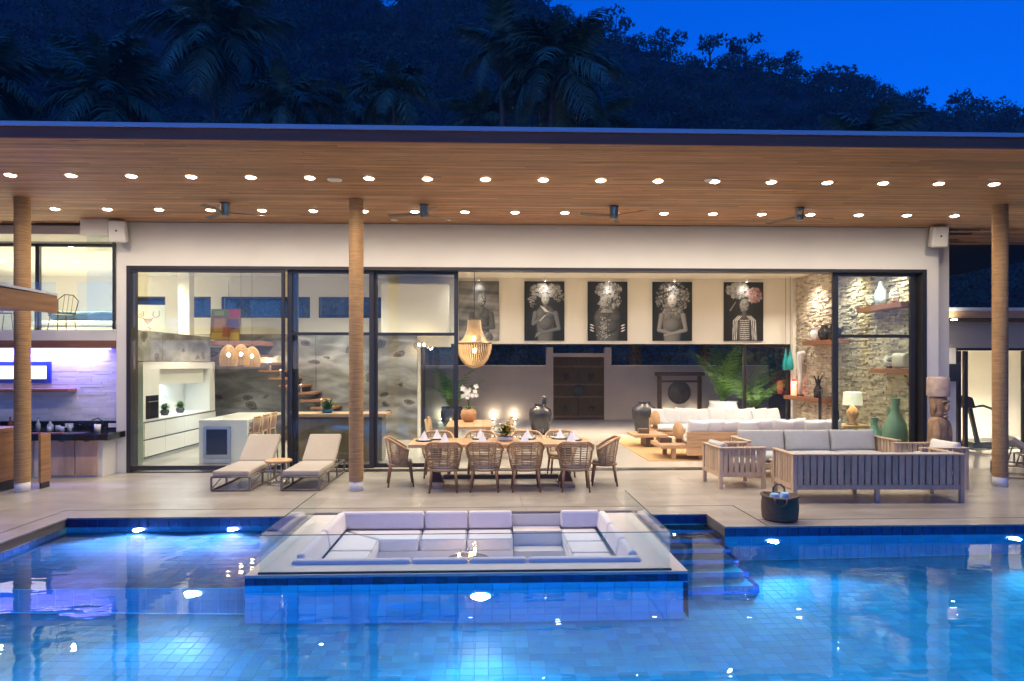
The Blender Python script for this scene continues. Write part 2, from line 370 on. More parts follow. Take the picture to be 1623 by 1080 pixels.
# deck: one continuous slab outline round the pool
deck = MB()
deck.prism([(-16,-6),(PX0,-6),(PX0,9.52),(LX0,9.52),(LX0,9.72),(LX1,9.72),(LX1,9.45),(3.05,9.45),(3.05,8.72),(PX1,8.72),(PX1,-6),(15,-6),(15,13.4),(-16,13.4)], 'z', -1.5, -.022)
pd = struct('pool_deck', deck, M['grey_joint'])
def paving(x0, x1, y0, y1, sx, sy, off=0):
    j = 0; y = y0
    ny_ = max(1, round((y1-y0)/sy)); hy = (y1-y0)/ny_
    for j in range(ny_):
        x = x0-(sx*.5 if (j+off) % 2 else 0)
        while x < x1-.01:
            a, b_ = max(x, x0), min(x+sx, x1); x += sx
            if b_-a < .02 or b_ < -12 or a > 13: continue
            g = .0012; m = MB(); m.box(a+g, y0+j*hy+g, -.021, b_-g, y0+(j+1)*hy-g, 0); m.build('paving_slab', M['deck'], pd)
paving(-16, 15, 10.012, 13.38, 1.5, .84); paving(-6.038, -2.45, 9.50, 9.988, 1.2, .49); paving(-2.45, 2.05, 9.722, 9.988, 1.5, .3); paving(2.05, 3.05, 9.44, 9.988, 1.0, .6)
paving(3.05, 3.608, 8.70, 9.988, .56, .65); paving(3.632, 15, 9.092, 10.012, 1.5, .92); paving(3.632, 15, 8.70, 9.068, 1.5, .4); paving(-16, -6.062, .5, 10.012, 1.5, 1.0); paving(-6.038, -5.73, .5, 9.50, .32, 1.5)
fl = MB(); fl.box(-16,13.4,-.3,15,20.1,0); struct('interior_floor', fl, M['floor'])
pth = MB(); pth.prism([(-16,20.1),(.6,20.1),(.6,21.6),(1.95,21.6),(1.95,20.1),(4.6,20.1),(4.6,21.6),(6.2,21.6),(6.2,20.1),(15,20.1),(15,26.2),(-16,26.2)], 'z', -.3, -.004)
struct('courtyard_paving', pth, M['path'])
pb = MB(); pb.box(.6,20.1,-.3,1.95,21.6,-.16); pb2 = MB(); pb2.box(4.6,20.1,-.3,6.2,21.6,-.16)
struct('pebble_bed', pb, M['pebble']); struct('pebble_bed', pb2, M['pebble'])
# narrow drain slot that follows the pool outline
dr = MB(); path = [(-6.05,-6),(-6.05,10.0),(3.62,10.0),(3.62,9.08),(15,9.08)]
for (a, b), (c, d) in zip(path, path[1:]):
    h = .012
    dr.box(min(a,c)-h, min(b,d)-h, -.05, max(a,c)+h, max(b,d)+h, -.012)
struct('drain_slot', dr, M['walnut'], fix=False)
# pool shell: floor at -1.2, shallow shelf at -.45 on the left
sh = MB(); sh.box(PX0-.2,-6,-1.5,PX1+.2,10,-1.215); struct('pool_floor', sh, M['grout'])
shelf = MB(); shelf.box(PX0,7.2,-1.4,LX0,9.52,-.465); struct('pool_shelf', shelf, M['grout'])
st = MB()
NS, SD, SH = 6, .31, .155
st.prism([(9.449,-1.4)]+[q for k in range(NS) for q in ((9.449-SD*k,-.21-SH*k),(9.449-SD*(k+1),-.21-SH*k))]+[(9.449-SD*NS,-1.4)], 'x', LX1+.001, 3.049)
ps = struct('pool_steps', st, M['tiledark'])
def tile_quads(mb, o, u, v, nu, nv, s, nrm, rnd, jit=.17, skip=None, h=.0035, gap=.003):
    o, u, v, nrm = V(o), V(u), V(v), V(nrm)
    for i in range(nu):
        for j in range(nv):
            if skip and skip(i, j): continue
            c = 1+rnd.uniform(-jit, jit)*.8; c2 = 1+rnd.uniform(-.2, .2); col = (c*c2*1.1, c*(.5+.5*c2), c)
            a = o+u*(i*s+gap/2)+v*(j*s+gap/2); k = s-gap
            B = [a, a+u*k, a+u*k+v*k, a+v*k]; e = .0035
            T = [a+u*e+v*e+nrm*h, a+u*(k-e)+v*e+nrm*h, a+u*(k-e)+v*(k-e)+nrm*h, a+u*e+v*(k-e)+nrm*h]
            mb.add(B+T, [(4,5,6,7),(0,1,5,4),(1,2,6,5),(2,3,7,6),(3,0,4,7)], col=col)
rt = random.Random(3)
TS = .125
nx, ny = int((10-PX0)/TS), int((8.72-2.4)/TS)
cells = []
for i in range(nx):
    for j in range(ny):
        x, y = PX0+(i+.5)*TS, 2.4+(j+.5)*TS
        if x < LX0 and y > 7.15: continue
        if LX0 < x < LX1 and y > 6.9: continue
        cells.append((x, y, i, j))
vis = sorted([c for c in cells if c[1] > 5.45 and -.72*c[1] < c[0] < .78*c[1]], key=lambda c: c[1]+abs(c[0])*.02)[:300]
vset = {(c[2], c[3]) for c in vis}
ft = MB()
for x, y, i, j in cells:
    if (i, j) in vset: continue
    tile_quads(ft, (x-TS/2, y-TS/2, -1.215), (1,0,0), (0,1,0), 1, 1, TS, (0,0,1), rt)
pf = bpy.data.objects['pool_floor']
ft.build('tile_field', M['tilea'], pf, kind='stuff', fix=False)
one = MB(); e = .0035; k = TS/2-.0015
one.add([(-k,-k,0),(k,-k,0),(k,k,0),(-k,k,0),(-k+e,-k+e,.0035),(k-e,-k+e,.0035),(k-e,k-e,.0035),(-k+e,k-e,.0035)], [(4,5,6,7),(0,1,5,4),(1,2,6,5),(2,3,7,6),(3,0,4,7)])
tm = one.mesh('tile'); tm.materials.append(M['tile'])
for x, y, i, j in vis:
    o = link('tile', tm, pf); o.location = (x, y, -1.215)
# tiled pool walls (joined: the tiles are a few pixels each here)
wt = MB()
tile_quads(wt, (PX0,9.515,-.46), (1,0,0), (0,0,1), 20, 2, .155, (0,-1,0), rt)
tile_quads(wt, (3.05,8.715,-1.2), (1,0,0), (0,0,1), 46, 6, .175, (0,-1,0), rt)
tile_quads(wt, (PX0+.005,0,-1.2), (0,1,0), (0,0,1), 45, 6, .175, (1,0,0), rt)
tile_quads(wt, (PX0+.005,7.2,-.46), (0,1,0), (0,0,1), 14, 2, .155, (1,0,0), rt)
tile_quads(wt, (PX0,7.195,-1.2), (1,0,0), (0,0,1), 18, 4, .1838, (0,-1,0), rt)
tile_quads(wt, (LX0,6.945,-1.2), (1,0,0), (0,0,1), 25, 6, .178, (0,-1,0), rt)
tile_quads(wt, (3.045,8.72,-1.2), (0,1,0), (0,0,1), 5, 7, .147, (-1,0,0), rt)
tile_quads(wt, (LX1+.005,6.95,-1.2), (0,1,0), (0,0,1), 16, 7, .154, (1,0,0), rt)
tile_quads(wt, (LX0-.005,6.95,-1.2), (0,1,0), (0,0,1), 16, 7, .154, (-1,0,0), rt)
tr_ = MB()
for k in range(NS):
    y1 = 9.449-SD*k
    tile_quads(tr_, (LX1+.01,y1-SD,-.21-SH*k), (1,0,0), (0,1,0), 6, 2, .155, (0,0,1), rt)
    tile_quads(wt, (LX1+.01,y1-SD-.001,-.21-SH*(k+1)), (1,0,0), (0,0,1), 6, 1, .155, (0,-1,0), rt)
tr_.build('tread_tiles', M['tilea'], ps, kind='stuff', fix=False)
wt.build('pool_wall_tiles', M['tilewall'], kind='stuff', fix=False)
sf = MB(); tile_quads(sf, (PX0,7.2,-.465), (1,0,0), (0,1,0), 20, 14, .164, (0,0,1), rt); sf.build('shelf_tiles', M['tilea'], bpy.data.objects['pool_shelf'], kind='stuff', fix=False)
wl = MB()
tile_quads(wl, (PX0,9.513,-.15), (1,0,0), (0,0,1), 24, 1, .1375, (0,-1,0), rt, h=.005)
tile_quads(wl, (3.05,8.713,-.15), (1,0,0), (0,0,1), 60, 1, .1375, (0,-1,0), rt, h=.005)
tile_quads(wl, (LX1+.02,9.443,-.15), (1,0,0), (0,0,1), 7, 1, .138, (0,-1,0), rt, h=.005)
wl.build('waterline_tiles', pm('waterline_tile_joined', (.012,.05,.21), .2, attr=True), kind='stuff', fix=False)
# water: one sheet cut round the platform
wa = MB(); z = WZ
wa.add([(PX0,.6,z),(PX1,.6,z),(PX1,6.95,z),(LX1,6.95,z),(LX0,6.95,z),(PX0,6.95,z),(PX0,9.515,z),(LX0,9.515,z),(PX1,8.715,z),(3.05,8.715,z),(LX1,8.715,z),(3.05,9.445,z),(LX1,9.445,z)],
       [(0,1,2,3,4,5),(5,4,7,6),(3,2,8,9,10),(10,9,11,12)])
struct('pool_water', wa, M['water'], fix=False)

# pool lamps
def pool_lamp(x, y, zz, label, mat, col, en, ang=150, aim=(0,-1,-.25), r=.075):
    t = thing('pool_light', label, 'pool light', (x, y, zz), group='underwater lamps on the pool walls')
    a = MB(); a.lathe([(r*1.25,0),(r*1.25,.012),(r,.018)], n=20); a.M = None
    fl_ = R(-90 if aim[1] > 0 else 90); o = a.build('rim', M['steel'], t); o.rotation_euler = (fl_,0,0)
    b = MB(); b.lathe([(r,.010),(r*.6,.022),(.001,.026)], n=20); o = b.build('lens', mat, t); o.rotation_euler = (fl_,0,0)
    light('SPOT', (0,.06 if aim[1] > 0 else -.06,.0), en, col, t, aim, .05, ang, .5)
VIO, BLU = (.55,.45,1), (.05,.56,1)
pool_lamp(-4.77, 9.50, -.27, 'violet glowing lamp under water on the shallow shelf wall, nearer the bar', M['violetlens'], VIO, 120, aim=(.15,-1,-.0))
pool_lamp(-3.50, 9.50, -.27, 'violet glowing lamp under water on the shallow shelf wall, nearer the lounge', M['violetlens'], VIO, 120, aim=(-.15,-1,-.0))
pool_lamp(-3.06, 7.19, -.60, 'large blue-white lamp under water on the step below the shallow shelf', M['poollens'], (.2,.5,1), 42, 115, (0,-1,.05), r=.09)
pool_lamp(-.08, 6.94, -.50, 'bright blue-white lamp under water on the front of the sunken lounge', M['poollens'], BLU, 55, 110, (0,-1,.06), r=.10)
pool_lamp(3.67, 8.705, -.36, 'blue-white lamp under water on the back wall below the woven basket', M['poollens'], BLU, 75, 130, (0,-1,.05))
pool_lamp(6.87, 8.705, -.36, 'blue-white lamp under water on the back wall near the right column', M['poollens'], BLU, 75, 130, (0,-1,.05))
nd = MB(); nd.box(PX0+.001,-6,-1.5,PX1-.001,.6,-.0005); struct('near_deck', nd, M['deck'])
for x, w_ in ((-4.6,'nearest the bar side'),(-1.6,'left of the middle'),(1.4,'right of the middle'),(4.4,'towards the sofas'),(7.4,'at the sofa end')):  # unseen lamps added to light the pool floor evenly
    pool_lamp(x, .61, -.45, 'added unseen fill lamp under water on the near pool wall, '+w_, M['poollens'], BLU, 1080, 150, (0,1,-.28))
# ================================================================ VILLA
villa = thing('villa', 'long flat-roofed modern villa with timber soffit and open glass front above the pool', 'house', (0,0,0))
def vp(name, mb, mat, parent=villa, **k): return mb.build(name, M[mat], parent, **k)
FY = 13.45
b = MB(); b.prism([(-7.16,0),(-6.96,0),(-6.96,3.99),(8.78,3.99),(8.78,0),(9.03,0),(9.03,4.83),(-7.16,4.83)], 'y', 13.40, 13.62); vp('front_wall', b, 'wall')
# roof slab: outer part of the eave rises a little
b = MB(); b.prism([(8.86,5.0),(11.1,4.87),(22.5,4.87),(22.5,5.05),(8.86,5.14)], 'x', -16, 14.5); vp('roof', b, 'soffback')
b = MB(); b.prism([(8.83,4.955),(8.86,4.955),(8.86,5.10),(8.83,5.10)], 'x', -16, 14.5); vp('fascia', b, 'fascia')
b = MB(); b.prism([(8.79,5.10),(9.2,5.15),(9.2,5.16),(8.79,5.155)], 'x', -16, 14.5); vp('roof_edge', b, 'flash')
# soffit boards (a few pixels each): joined, every board its own tone, open joints
b = MB(); rb = random.Random(5)
def board(y0, y1, x0, x1, z0, z1):
    t = rb.gauss(1, .15); c = (t, t*rb.uniform(.94,1.05), t*rb.uniform(.88,1.08)); dz = rb.uniform(0,.004)
    b.add([(x0,y0,z0-dz),(x1,y0,z0-dz),(x1,y1,z1-dz),(x0,y1,z1-dz),(x0,y0,z0+.018),(x1,y0,z0+.018),(x1,y1,z1+.018),(x0,y1,z1+.018)],
          [(0,1,2,3),(0,4,5,1),(2,6,7,3),(1,5,6,2),(3,7,4,0)], col=c)
y = 8.87
while y < 15.2:
    zz = lambda q: 4.83+max(0, 11.1-q)*.058
    x = -16+rb.uniform(-2.4,0); lim = (-16, 14.4) if y < 13.3 else None
    while x < 14.4:
        x2 = x+rb.uniform(2.2,4.0); xa, xb = x, min(x2-.004, 14.4)
        if y+.07 > 13.38:                     # behind the front wall only outside the house
            if y < 14.4 and xb < -7.2: board(y, y+.046, xa, xb, zz(y), zz(y+.046))
            elif xa > 9.05: board(y, y+.046, xa, xb, zz(y), zz(y+.046))
        else: board(y, y+.046, xa, xb, zz(y), zz(y+.046))
        x = x2
    y += .054
b.build('soffit_boards', M['soffit'], villa, kind='stuff', fix=False)
# rope-wrapped columns
cm = MB(); prof = []
z = .16
while z < 4.84: prof += [(.112,z),(.122,z+.010),(.122,z+.018)]; z += .028
prof.append((.112,4.86)); cm.lathe(prof, n=20)
cme = cm.mesh('column'); cme.materials.append(M['rope'])
cb_ = MB(); cb_.cyl((0,0,0),(0,0,.16),.114,n=20); cbm = cb_.mesh('column_base'); cbm.materials.append(M['collar'])
ct_ = MB(); ct_.cyl((0,0,4.80),(0,0,4.90),.13,n=20); ctm = ct_.mesh('column_cap'); ctm.materials.append(M['walnut'])
for x, y in ((-7.66,11.5),(-2.19,11.4),(8.80,11.45),(-13.1,11.5)):
    o = link('column', cme, villa); o.location = (x, y, 0); link('base', cbm, o)
# interior shell
b = MB(); b.box(-16,13.62,4.63,9.4,22.5,4.80); vp('ceiling', b, 'ceil')
b = MB(); b.prism([(-1.1,2.69),(9.4,2.69),(9.4,4.63),(-1.1,4.63)], 'y', 20.1, 20.45); vp('art_wall', b, 'wallin')
# clerestory wall on the left with four window holes (built round the openings)
bands = [(-10.6,-9.35),(-8.95,-8.05),(-7.75,-5.2),(-4.95,-3.0)]
b = MB(); xs = -16
pts = []
for x0, x1 in bands: 
    b.box(xs,20.1,3.44,x0,20.4,4.05); xs = x1
b.box(xs,20.1,3.44,-1.1,20.4,4.05); b.box(-16,20.1,4.05,-1.1,20.4,4.63); b.box(-16,20.1,2.6,-1.1,20.4,3.44)
vp('clerestory_wall', b, 'wallin')
for x0, x1 in bands:
    wn = MB(); h = .035
    for a in ((x0,x0+h,3.44,4.05),(x1-h,x1,3.44,4.05)): wn.box(a[0],20.12,a[2],a[1],20.2,a[3])
    wn.box(x0+h,20.12,3.44,x1-h,20.2,3.44+h); wn.box(x0+h,20.12,4.05-h,x1-h,20.2,4.05)
    f = vp('window', wn, 'frame'); pn = MB(); pn.box(x0+h,20.155,3.475,x1-h,20.165,4.015); pn.build('pane', M['glass'], f)
b = MB(); b.box(-2.95,18.9,2.9,-1.1,20.1,4.3); vp('white_bulkhead', b, 'wallin')
b = MB(); b.box(-16.2,13.62,0,-16,22,4.8); vp('side_wall', b, 'wallin')
b = MB(); b.box(9.16,13.62,0,9.4,20.1,4.63); vp('gable_wall', b, 'wallin')
b = MB(); b.box(9.02,19.95,0,9.14,20.09,4.63); vp('pilaster', b, 'wallin')
# stone wall behind the stairs, in three slabs
for x0, x1 in ((-10.3,-7.52),(-7.51,-4.76),(-4.75,-1.98)):
    b = MB(); b.box(x0,19.0,0,x1,19.2,2.92); o = b.build('stone_panel', M['fossil'], villa, bev=.006)
b = MB(); b.box(-10.3,19.2,0,-1.98,20.1,2.62); vp('stair_core', b, 'wallin')
b = MB(); b.box(-10.3,19.2,2.64,-1.98,20.1,2.72); vp('gallery_floor', b, 'wallin')
b = MB(); b.box(-7.25,18.0,2.58,-5.9,18.98,2.70); vp('landing', b, 'redwood')
# mezzanine: slab, stone-clad edge above the kitchen run
b = MB(); b.box(-16,13.40,2.55,-7.17,13.6,2.75); vp('balcony_edge', b, 'wall')
b = MB(); b.box(-16,13.61,2.55,-7.30,20.09,2.74); vp('mezzanine_floor', b, 'wallin')
for y0, y1 in ((13.65,15.4),(15.41,18.0)):
    b = MB(); b.box(-7.29,y0,2.16,-7.22,y1,2.80); b.build('stone_panel', M['fossil'], villa, bev=.004)
b = MB(); b.box(-8.0,17.9,2.75,-7.72,18.2,4.63); vp('pillar', b, 'wallin')
b = MB(); b.box(-7.68,13.12,4.53,-7.17,13.39,4.829); b.box(-16,14.5,4.60,-7.3,14.62,4.83); vp('balcony_lintel', b, 'wall')
b = MB(); b.box(-16,13.38,2.41,-7.17,13.44,2.548); vp('balcony_beam', b, 'redwood')
# upper sliding window
up = MB()
for x in (-15.9,-12.6,-9.36,-7.72): up.box(x-.04,14.5,2.75,x+.04,14.58,4.6)
up.box(-15.9,14.5,4.54,-7.7,14.58,4.6); f = vp('upper_window', up, 'frame')
for x0, x1 in ((-12.56,-9.40),(-9.32,-7.76)):
    p = MB(); p.box(x0,14.535,2.77,x1,14.545,4.54); p.build('pane', M['glass'], f)
p = MB(); p.box(-7.66,13.30,2.76,-7.18,13.31,4.53); f2 = p.build('corner_pane', M['railglass'], villa)
p = MB(); p.box(-7.215,13.36,2.76,-7.17,13.395,4.53); p.build('frame', M['frame'], f2)
for x0, x1 in ((-12.3,-9.83),(-9.82,-8.37),(-7.95,-7.30)):
    p = MB(); p.box(x0,13.5,2.70,x1,13.512,3.68); p.build('balustrade_pane', M['railglass'], villa)
b = MB(); b.prism([(-16,0),(-7.17,0),(-7.17,2.40),(-16,2.40)], 'y', 13.52, 13.7); vp('bar_wall', b, 'wall')
# facade frame: outer frame + three left panels + right stack
def panel(x0, x1, y, z0=.05, z1=3.93, mid=None, sw=.07, left=True, right=True, name='sliding_door', lab=None):
    e = bpy.data.objects.new(name, None); COL.objects.link(e); e.parent = villa
    if lab: e['label'] = lab
    def q(n_, *a):
        m = MB(); m.box(*a); m.build(n_, M['frame'], e, bev=.004)
    if left: q('stile', x0, y-.03, z0, x0+sw, y+.03, z1)
    if right: q('stile', x1-sw, y-.03, z0, x1, y+.03, z1)
    a, c = (x0+sw if left else x0), (x1-sw if right else x1)
    q('rail', a, y-.03, z1-.06, c, y+.03, z1); q('rail', a, y-.03, z0, c, y+.03, z0+.08)
    if mid: q('rail', a, y-.03, mid-.03, c, y+.03, mid+.03)
    zs = [(z0+.08, mid-.03), (mid+.03, z1-.06)] if mid else [(z0+.08, z1-.06)]
    for s0, s1 in zs:
        m = MB(); m.box(a, y-.006, s0, c, y+.006, s1); m.build('pane', M['glass'], e)
    return e
fr = MB(); fr.prism([(-6.96,0),(-6.88,0),(-6.88,3.93),(8.70,3.93),(8.70,0),(8.78,0),(8.78,3.99),(-6.96,3.99)], 'y', 13.38, 13.66); fo = vp('opening_frame', fr, 'frame')
sl = MB(); sl.box(-6.88,13.38,-.02,8.70,13.66,.012); vp('door_track', sl, 'frame')
panel(-6.88,-3.96,13.43, left=False, sw=.06, lab='fixed clear pane in front of the kitchen')
panel(-3.93,-2.25,13.52, mid=2.69, sw=.09)
panel(-2.27,-.60,13.61, mid=2.69, sw=.08)
panel(-3.86,-3.75,13.61, sw=.05, left=True, right=True)
panel(6.92,8.60,13.52, mid=2.66, sw=.09)
panel(7.0,8.69,13.61, mid=2.66, sw=.08)
for x, yy in ((-3.84,13.47),(-.68,13.56),(7.0,13.47)):
    m = MB(); m.tube([(x,yy,.98),(x,yy-.05,.98),(x,yy-.05,1.18),(x,yy,1.18)], .012, 6); m.build('pull_handle', M['black'], villa)
# rear opening: frames and glass
for x0, x1 in ((-1.95,-.95),(7.62,9.02)):
    panel(x0, x1, 20.2, z1=2.66, sw=.09, name='rear_door')
m = MB(); m.box(-1.98,20.14,2.66,9.02,20.26,2.70); vp('rear_door_head', m, 'frame')
# ledger stone cladding on the gable wall (each stone real, a few pixels tall: joined)
ls = MB(); rs = random.Random(11); z = 0.0
while z < 4.62:
    h = rs.uniform(.028,.055); h = min(h, 4.63-z); y = 13.66+rs.uniform(-.3,0)
    while y < 20.05:
        l = rs.uniform(.10,.34); a, c = max(y,13.66), min(y+l-.004,19.94)
        if c-a > .02:
            d = rs.uniform(.012,.058); t = rs.choice((1.05,1.1,.95,.85,1.15,.6,1.0)); t *= rs.uniform(.85,1.1)
            x = 9.16-d
            ls.add([(9.16,a,z),(x,a,z),(x,c,z),(9.16,c,z),(9.16,a,z+h-.004),(x,a,z+h-.004),(x,c,z+h-.004),(9.16,c,z+h-.004)], [(1,2,6,5),(0,1,5,4),(2,3,7,6),(4,5,6,7),(0,3,2,1)], col=(t,t*rs.uniform(.95,1.0),t*rs.uniform(.88,1.0)))
        y += l
    z += h
ls.build('ledger_stones', M['stone'], villa, kind='stuff', fix=False)

# courtyard wall, pillars, entry
cw = thing('courtyard_wall', 'grey rendered courtyard wall with an open strip of night above it', 'wall', (0,25.5,0))
b = MB(); b.prism([(-5,0),(2.43,0),(2.43,2.36),(4.35,2.36),(4.35,0),(10.6,0),(10.6,2.02),(4.62,2.02),(4.62,2.72),(4.36,2.72),(4.36,2.50),(2.42,2.50),(2.42,2.72),(2.16,2.72),(2.16,2.02),(-5,2.02)], 'y', 0, .25)
b.build('wall_body', M['wallgrey'], cw)
b = MB(); b.box(-5,-.02,2.02,2.15,.27,2.05); b.build('coping', M['wall'], cw); b = MB(); b.box(4.63,-.02,2.02,10.6,.27,2.05); b.build('coping', M['wall'], cw)
ed = thing('entry_door', 'dark carved timber double door with brass rosettes, in the courtyard wall', 'door', (3.39,25.56,0))
for s in (-1,1):
    b = MB(); x0, x1 = (.01,.955) if s > 0 else (-.955,-.01)
    b.box(x0,0,.02,x1,.06,2.34); lf = b.build('door_leaf', M['doorwood'], ed)
    for zz in (.45,1.62):
        m = MB(); cx = .48*s
        for q in range(8):
            a = q*pi/4; m.cyl((cx+.02*cos(a),-.012,zz+.02*sin(a)),(cx+.15*cos(a),-.012,zz+.15*sin(a)),.03,.012,n=6)
        m.build('rosette', M['black'], lf)
for zz in (.12,.86,1.32,2.0):
    m = MB(); m.box(-.955,-.03,zz-.03,.955,-.001,zz+.03); m.build('rail', M['walnut'], ed)
m = MB(); m.lathe([(.02,.06),(.12,.05),(.19,.02),(.22,0)], n=20); o = m.build('medallion', M['black'], ed); o.location = (0,-.03,1.1); o.rotation_euler = (R(90),0,0)

# ================================================================ neighbouring buildings
gym = thing('gym_pavilion', 'low flat-roofed pavilion with glass front and treadmill inside, beside the villa', 'pavilion', (0,0,0))
def gp(n_, mat, *a):
    m = MB(); m.box(*a); return m.build(n_, M[mat], gym)
gp('roof', 'flash', 9.7,15.0,3.30,20,21,3.37); gp('fascia', 'teakx', 9.75,15.05,3.14,20,15.1,3.295); gp('soffit', 'walnut', 9.75,15.1,3.10,20,21,3.14)
gp('header_wall', 'wallgrey', 9.6,15.5,2.47,20,15.7,3.09); gp('ceiling', 'ceil', 9.6,15.7,2.75,20,20,2.8)
gp('rear_wall', 'wallin', 9.6,19.4,0,20,19.6,2.75); gp('side_wall', 'wallin', 9.45,14.4,0,9.6,19.4,3.09); gp('wall_pier', 'wallin', 9.61,15.5,0,10.86,15.65,2.46)
m = MB(); m.box(10.9,15.5,2.41,20,15.58,2.468); f = m.build('window_frame', M['frame'], gym)
for x in (10.94,11.10,12.5,15.0): m = MB(); m.box(x-.04,15.49,0,x+.04,15.57,2.40); m.build('mullion', M['frame'], f)
for x0, x1 in ((11.14,12.46),(12.54,14.96)): m = MB(); m.box(x0,15.525,.03,x1,15.535,2.40); m.build('pane', M['glass'], f)
gp('floor_strip', 'floor', 9.6,15.5,.001,20,19.4,.006)
pv = thing('bar_pavilion', 'timber-edged pavilion roof jutting in at the bar beside the pool', 'pavilion roof', (0,0,0))
m = MB(); m.prism([(6.4,2.80),(9.25,2.80),(9.25,3.00),(6.4,3.04)], 'x', -12, -5.78); m.build('roof_body', M['barwood'], pv)
m = MB(); m.prism([(6.4,3.045),(9.3,3.005),(9.3,3.035),(6.4,3.075)], 'x', -12, -5.73); m.build('roof_sheet', M['flash'], pv)
m = MB(); m.box(-5.777,6.4,2.77,-5.735,9.29,3.0); m.build('fascia_board', M['barwood'], pv)
m = MB(); m.box(-9.6,7.6,0,-9.35,7.85,2.8); m.build('post', M['teakx'], pv)
# ================================================================ sunken lounge
L = thing('sunken_lounge', 'sunken seating pit with white cushions set into the pool behind low glass', 'sunken lounge', (0,0,0))
def lp(n_, mat, mb, **k): return mb.build(n_, M[mat], L, **k)
PXa, PXb, PYa, PYb = -2.10, 1.66, 7.33, 9.70       # pit opening
# platform: ring of coping and the tiled body below it
b = MB()
b.box(LX0+.05,6.99,-1.3,PXa-.001,9.5,-.06); b.box(PXb+.001,6.99,-1.3,LX1-.05,9.44,-.06); b.box(PXa,6.99,-1.3,PXb,7.30,-.06); b.box(PXa,7.3,-1.3,PXb,9.715,-.62)
lp('platform_body', 'tiledark', b)
b = MB(); b.prism([(LX0,6.95),(LX1,6.95),(LX1,9.44),(LX1,9.716),(PXb,9.716),(PXb,PYa),(PXa,PYa),(PXa,9.716),(LX0,9.716)], 'z', -.058, -.03); lp('coping', 'coping', b)
n = 42; wdt = (LX1-LX0)/n
tb = MB(); tb.box(-wdt/2+.003,0,-.005,wdt/2-.003,.02,.10); tme = tb.mesh('tile'); tme.materials.append(M['tiledark'])
for i in range(n):
    o = link('tile', tme, L); o.location = (LX0+(i+.5)*wdt, 6.945, -.158)
# pit walls and floor
b = MB(); b.box(PXa,9.68,-.6,PXb,9.70,-.032); lp('back_wall', 'coping', b)
b = MB(); b.box(PXa,7.33,-.62,PXb,9.68,-.60); lp('pit_floor', 'coping', b)
bench = MB(); bench.prism([(PXa+.01,7.34),(PXb-.01,7.34),(PXb-.01,9.67),(1.02,9.67),(1.02,7.95),(-1.45,7.95),(-1.45,9.03),(.33,9.03),(.33,9.67),(PXa+.01,9.67)], 'z', -.60, -.37)
lp('bench', 'lounge', bench)
for k in range(2):
    b = MB(); b.box(.345,9.66-.28*(k+1),-.6,1.005,9.66-.28*k,-.20-.2*k); lp('step', 'coping', b)
def cu(name, *a, puff=.25, thin=None, seed=0):
    b = MB(); b.cushion(*a, puff=puff, n=12, thin=thin, seed=seed); return b.build(name, M['lounge'], L)
# seat cushions
def wedge(name, pts, z0, z1):
    b = MB(); b.prism(pts, 'z', z0, z1); o = b.build(name, M['lounge'], L, bev=.035)
    c = V((sum(p[0] for p in pts)/len(pts), sum(p[1] for p in pts)/len(pts), 0)); q = MB()
    q.tube([V((p[0],p[1],z1-.009))+(c-V((p[0],p[1],0))).normalized()*.022 for p in pts], .006, 5, closed=True); q.build('piping', M['greyfab'], o); return o
wedge('seat_cushion', [(-1.97,9.53),(-.92,9.53),(-.92,9.0),(-1.42,9.0)], -.365, -.205)
wedge('seat_cushion', [(-.905,9.53),(-.295,9.53),(-.295,9.0),(-.905,9.0)], -.365, -.205)
wedge('seat_cushion', [(-.28,9.53),(.325,9.53),(.325,9.0),(-.28,9.0)], -.365, -.205)
wedge('seat_cushion', [(-1.97,9.52),(-1.43,8.99),(-1.43,8.50),(-1.97,8.50)], -.365, -.205)
wedge('seat_cushion', [(-1.97,8.49),(-1.43,8.49),(-1.43,7.98),(-1.97,7.98)], -.365, -.205)
for y0, y1 in ((8.86,9.53),(8.32,8.85),(7.98,8.31)): wedge('seat_cushion', [(1.01,y1),(1.50,y1),(1.50,y0),(1.01,y0)], -.365, -.205)
for i in range(5): wedge('seat_cushion', [(-1.95+i*.69,7.96),(-1.27+i*.69,7.96),(-1.27+i*.69,7.50),(-1.95+i*.69,7.50)], -.365, -.205)
# back cushions: lean a little
def backc(p0, p1, nx, ny, z0=-.20, z1=.03, th=.13):
    b = MB(); p0, p1 = V((*p0,0)), V((*p1,0)); nrm = V((nx,ny,0))
    o = [p0+V((0,0,z0))+nrm*th, p1+V((0,0,z0))+nrm*th, p1+V((0,0,z1)), p0+V((0,0,z1))]
    q = [v-nrm*th*.85 for v in o]
    q[0] = p0+V((0,0,z0)); q[1] = p1+V((0,0,z0)); o[2] = p1+V((0,0,z1))+nrm*th*.7; o[3] = p0+V((0,0,z1))+nrm*th*.7; q[2] = p1+V((0,0,z1)); q[3] = p0+V((0,0,z1))
    b.add(o+q, [(0,1,2,3),(7,6,5,4),(0,4,5,1),(1,5,6,2),(2,6,7,3),(3,7,4,0)]); return b.build('back_cushion', M['lounge'], L, bev=.03)
backc((-2.06,9.67),(-.90,9.67),0,-1); backc((-.885,9.67),(-.29,9.67),0,-1); backc((-.275,9.67),(.33,9.67),0,-1); backc((1.02,9.67),(1.56,9.67),0,-1)
backc((-2.09,8.57),(-2.09,9.6),1,0); backc((-2.09,7.5),(-2.09,8.55),1,0); backc((1.645,8.85),(1.645,9.6),-1,0); backc((1.645,8.1),(1.645,8.83),-1,0); backc((1.645,7.5),(1.645,8.08),-1,0)
for x0, x1 in ((-2.09,-.83),(-.815,-.22),(-.205,.41),(.425,1.645)): backc((x0,7.30),(x1,7.30),0,1,-.2,.015,.16)
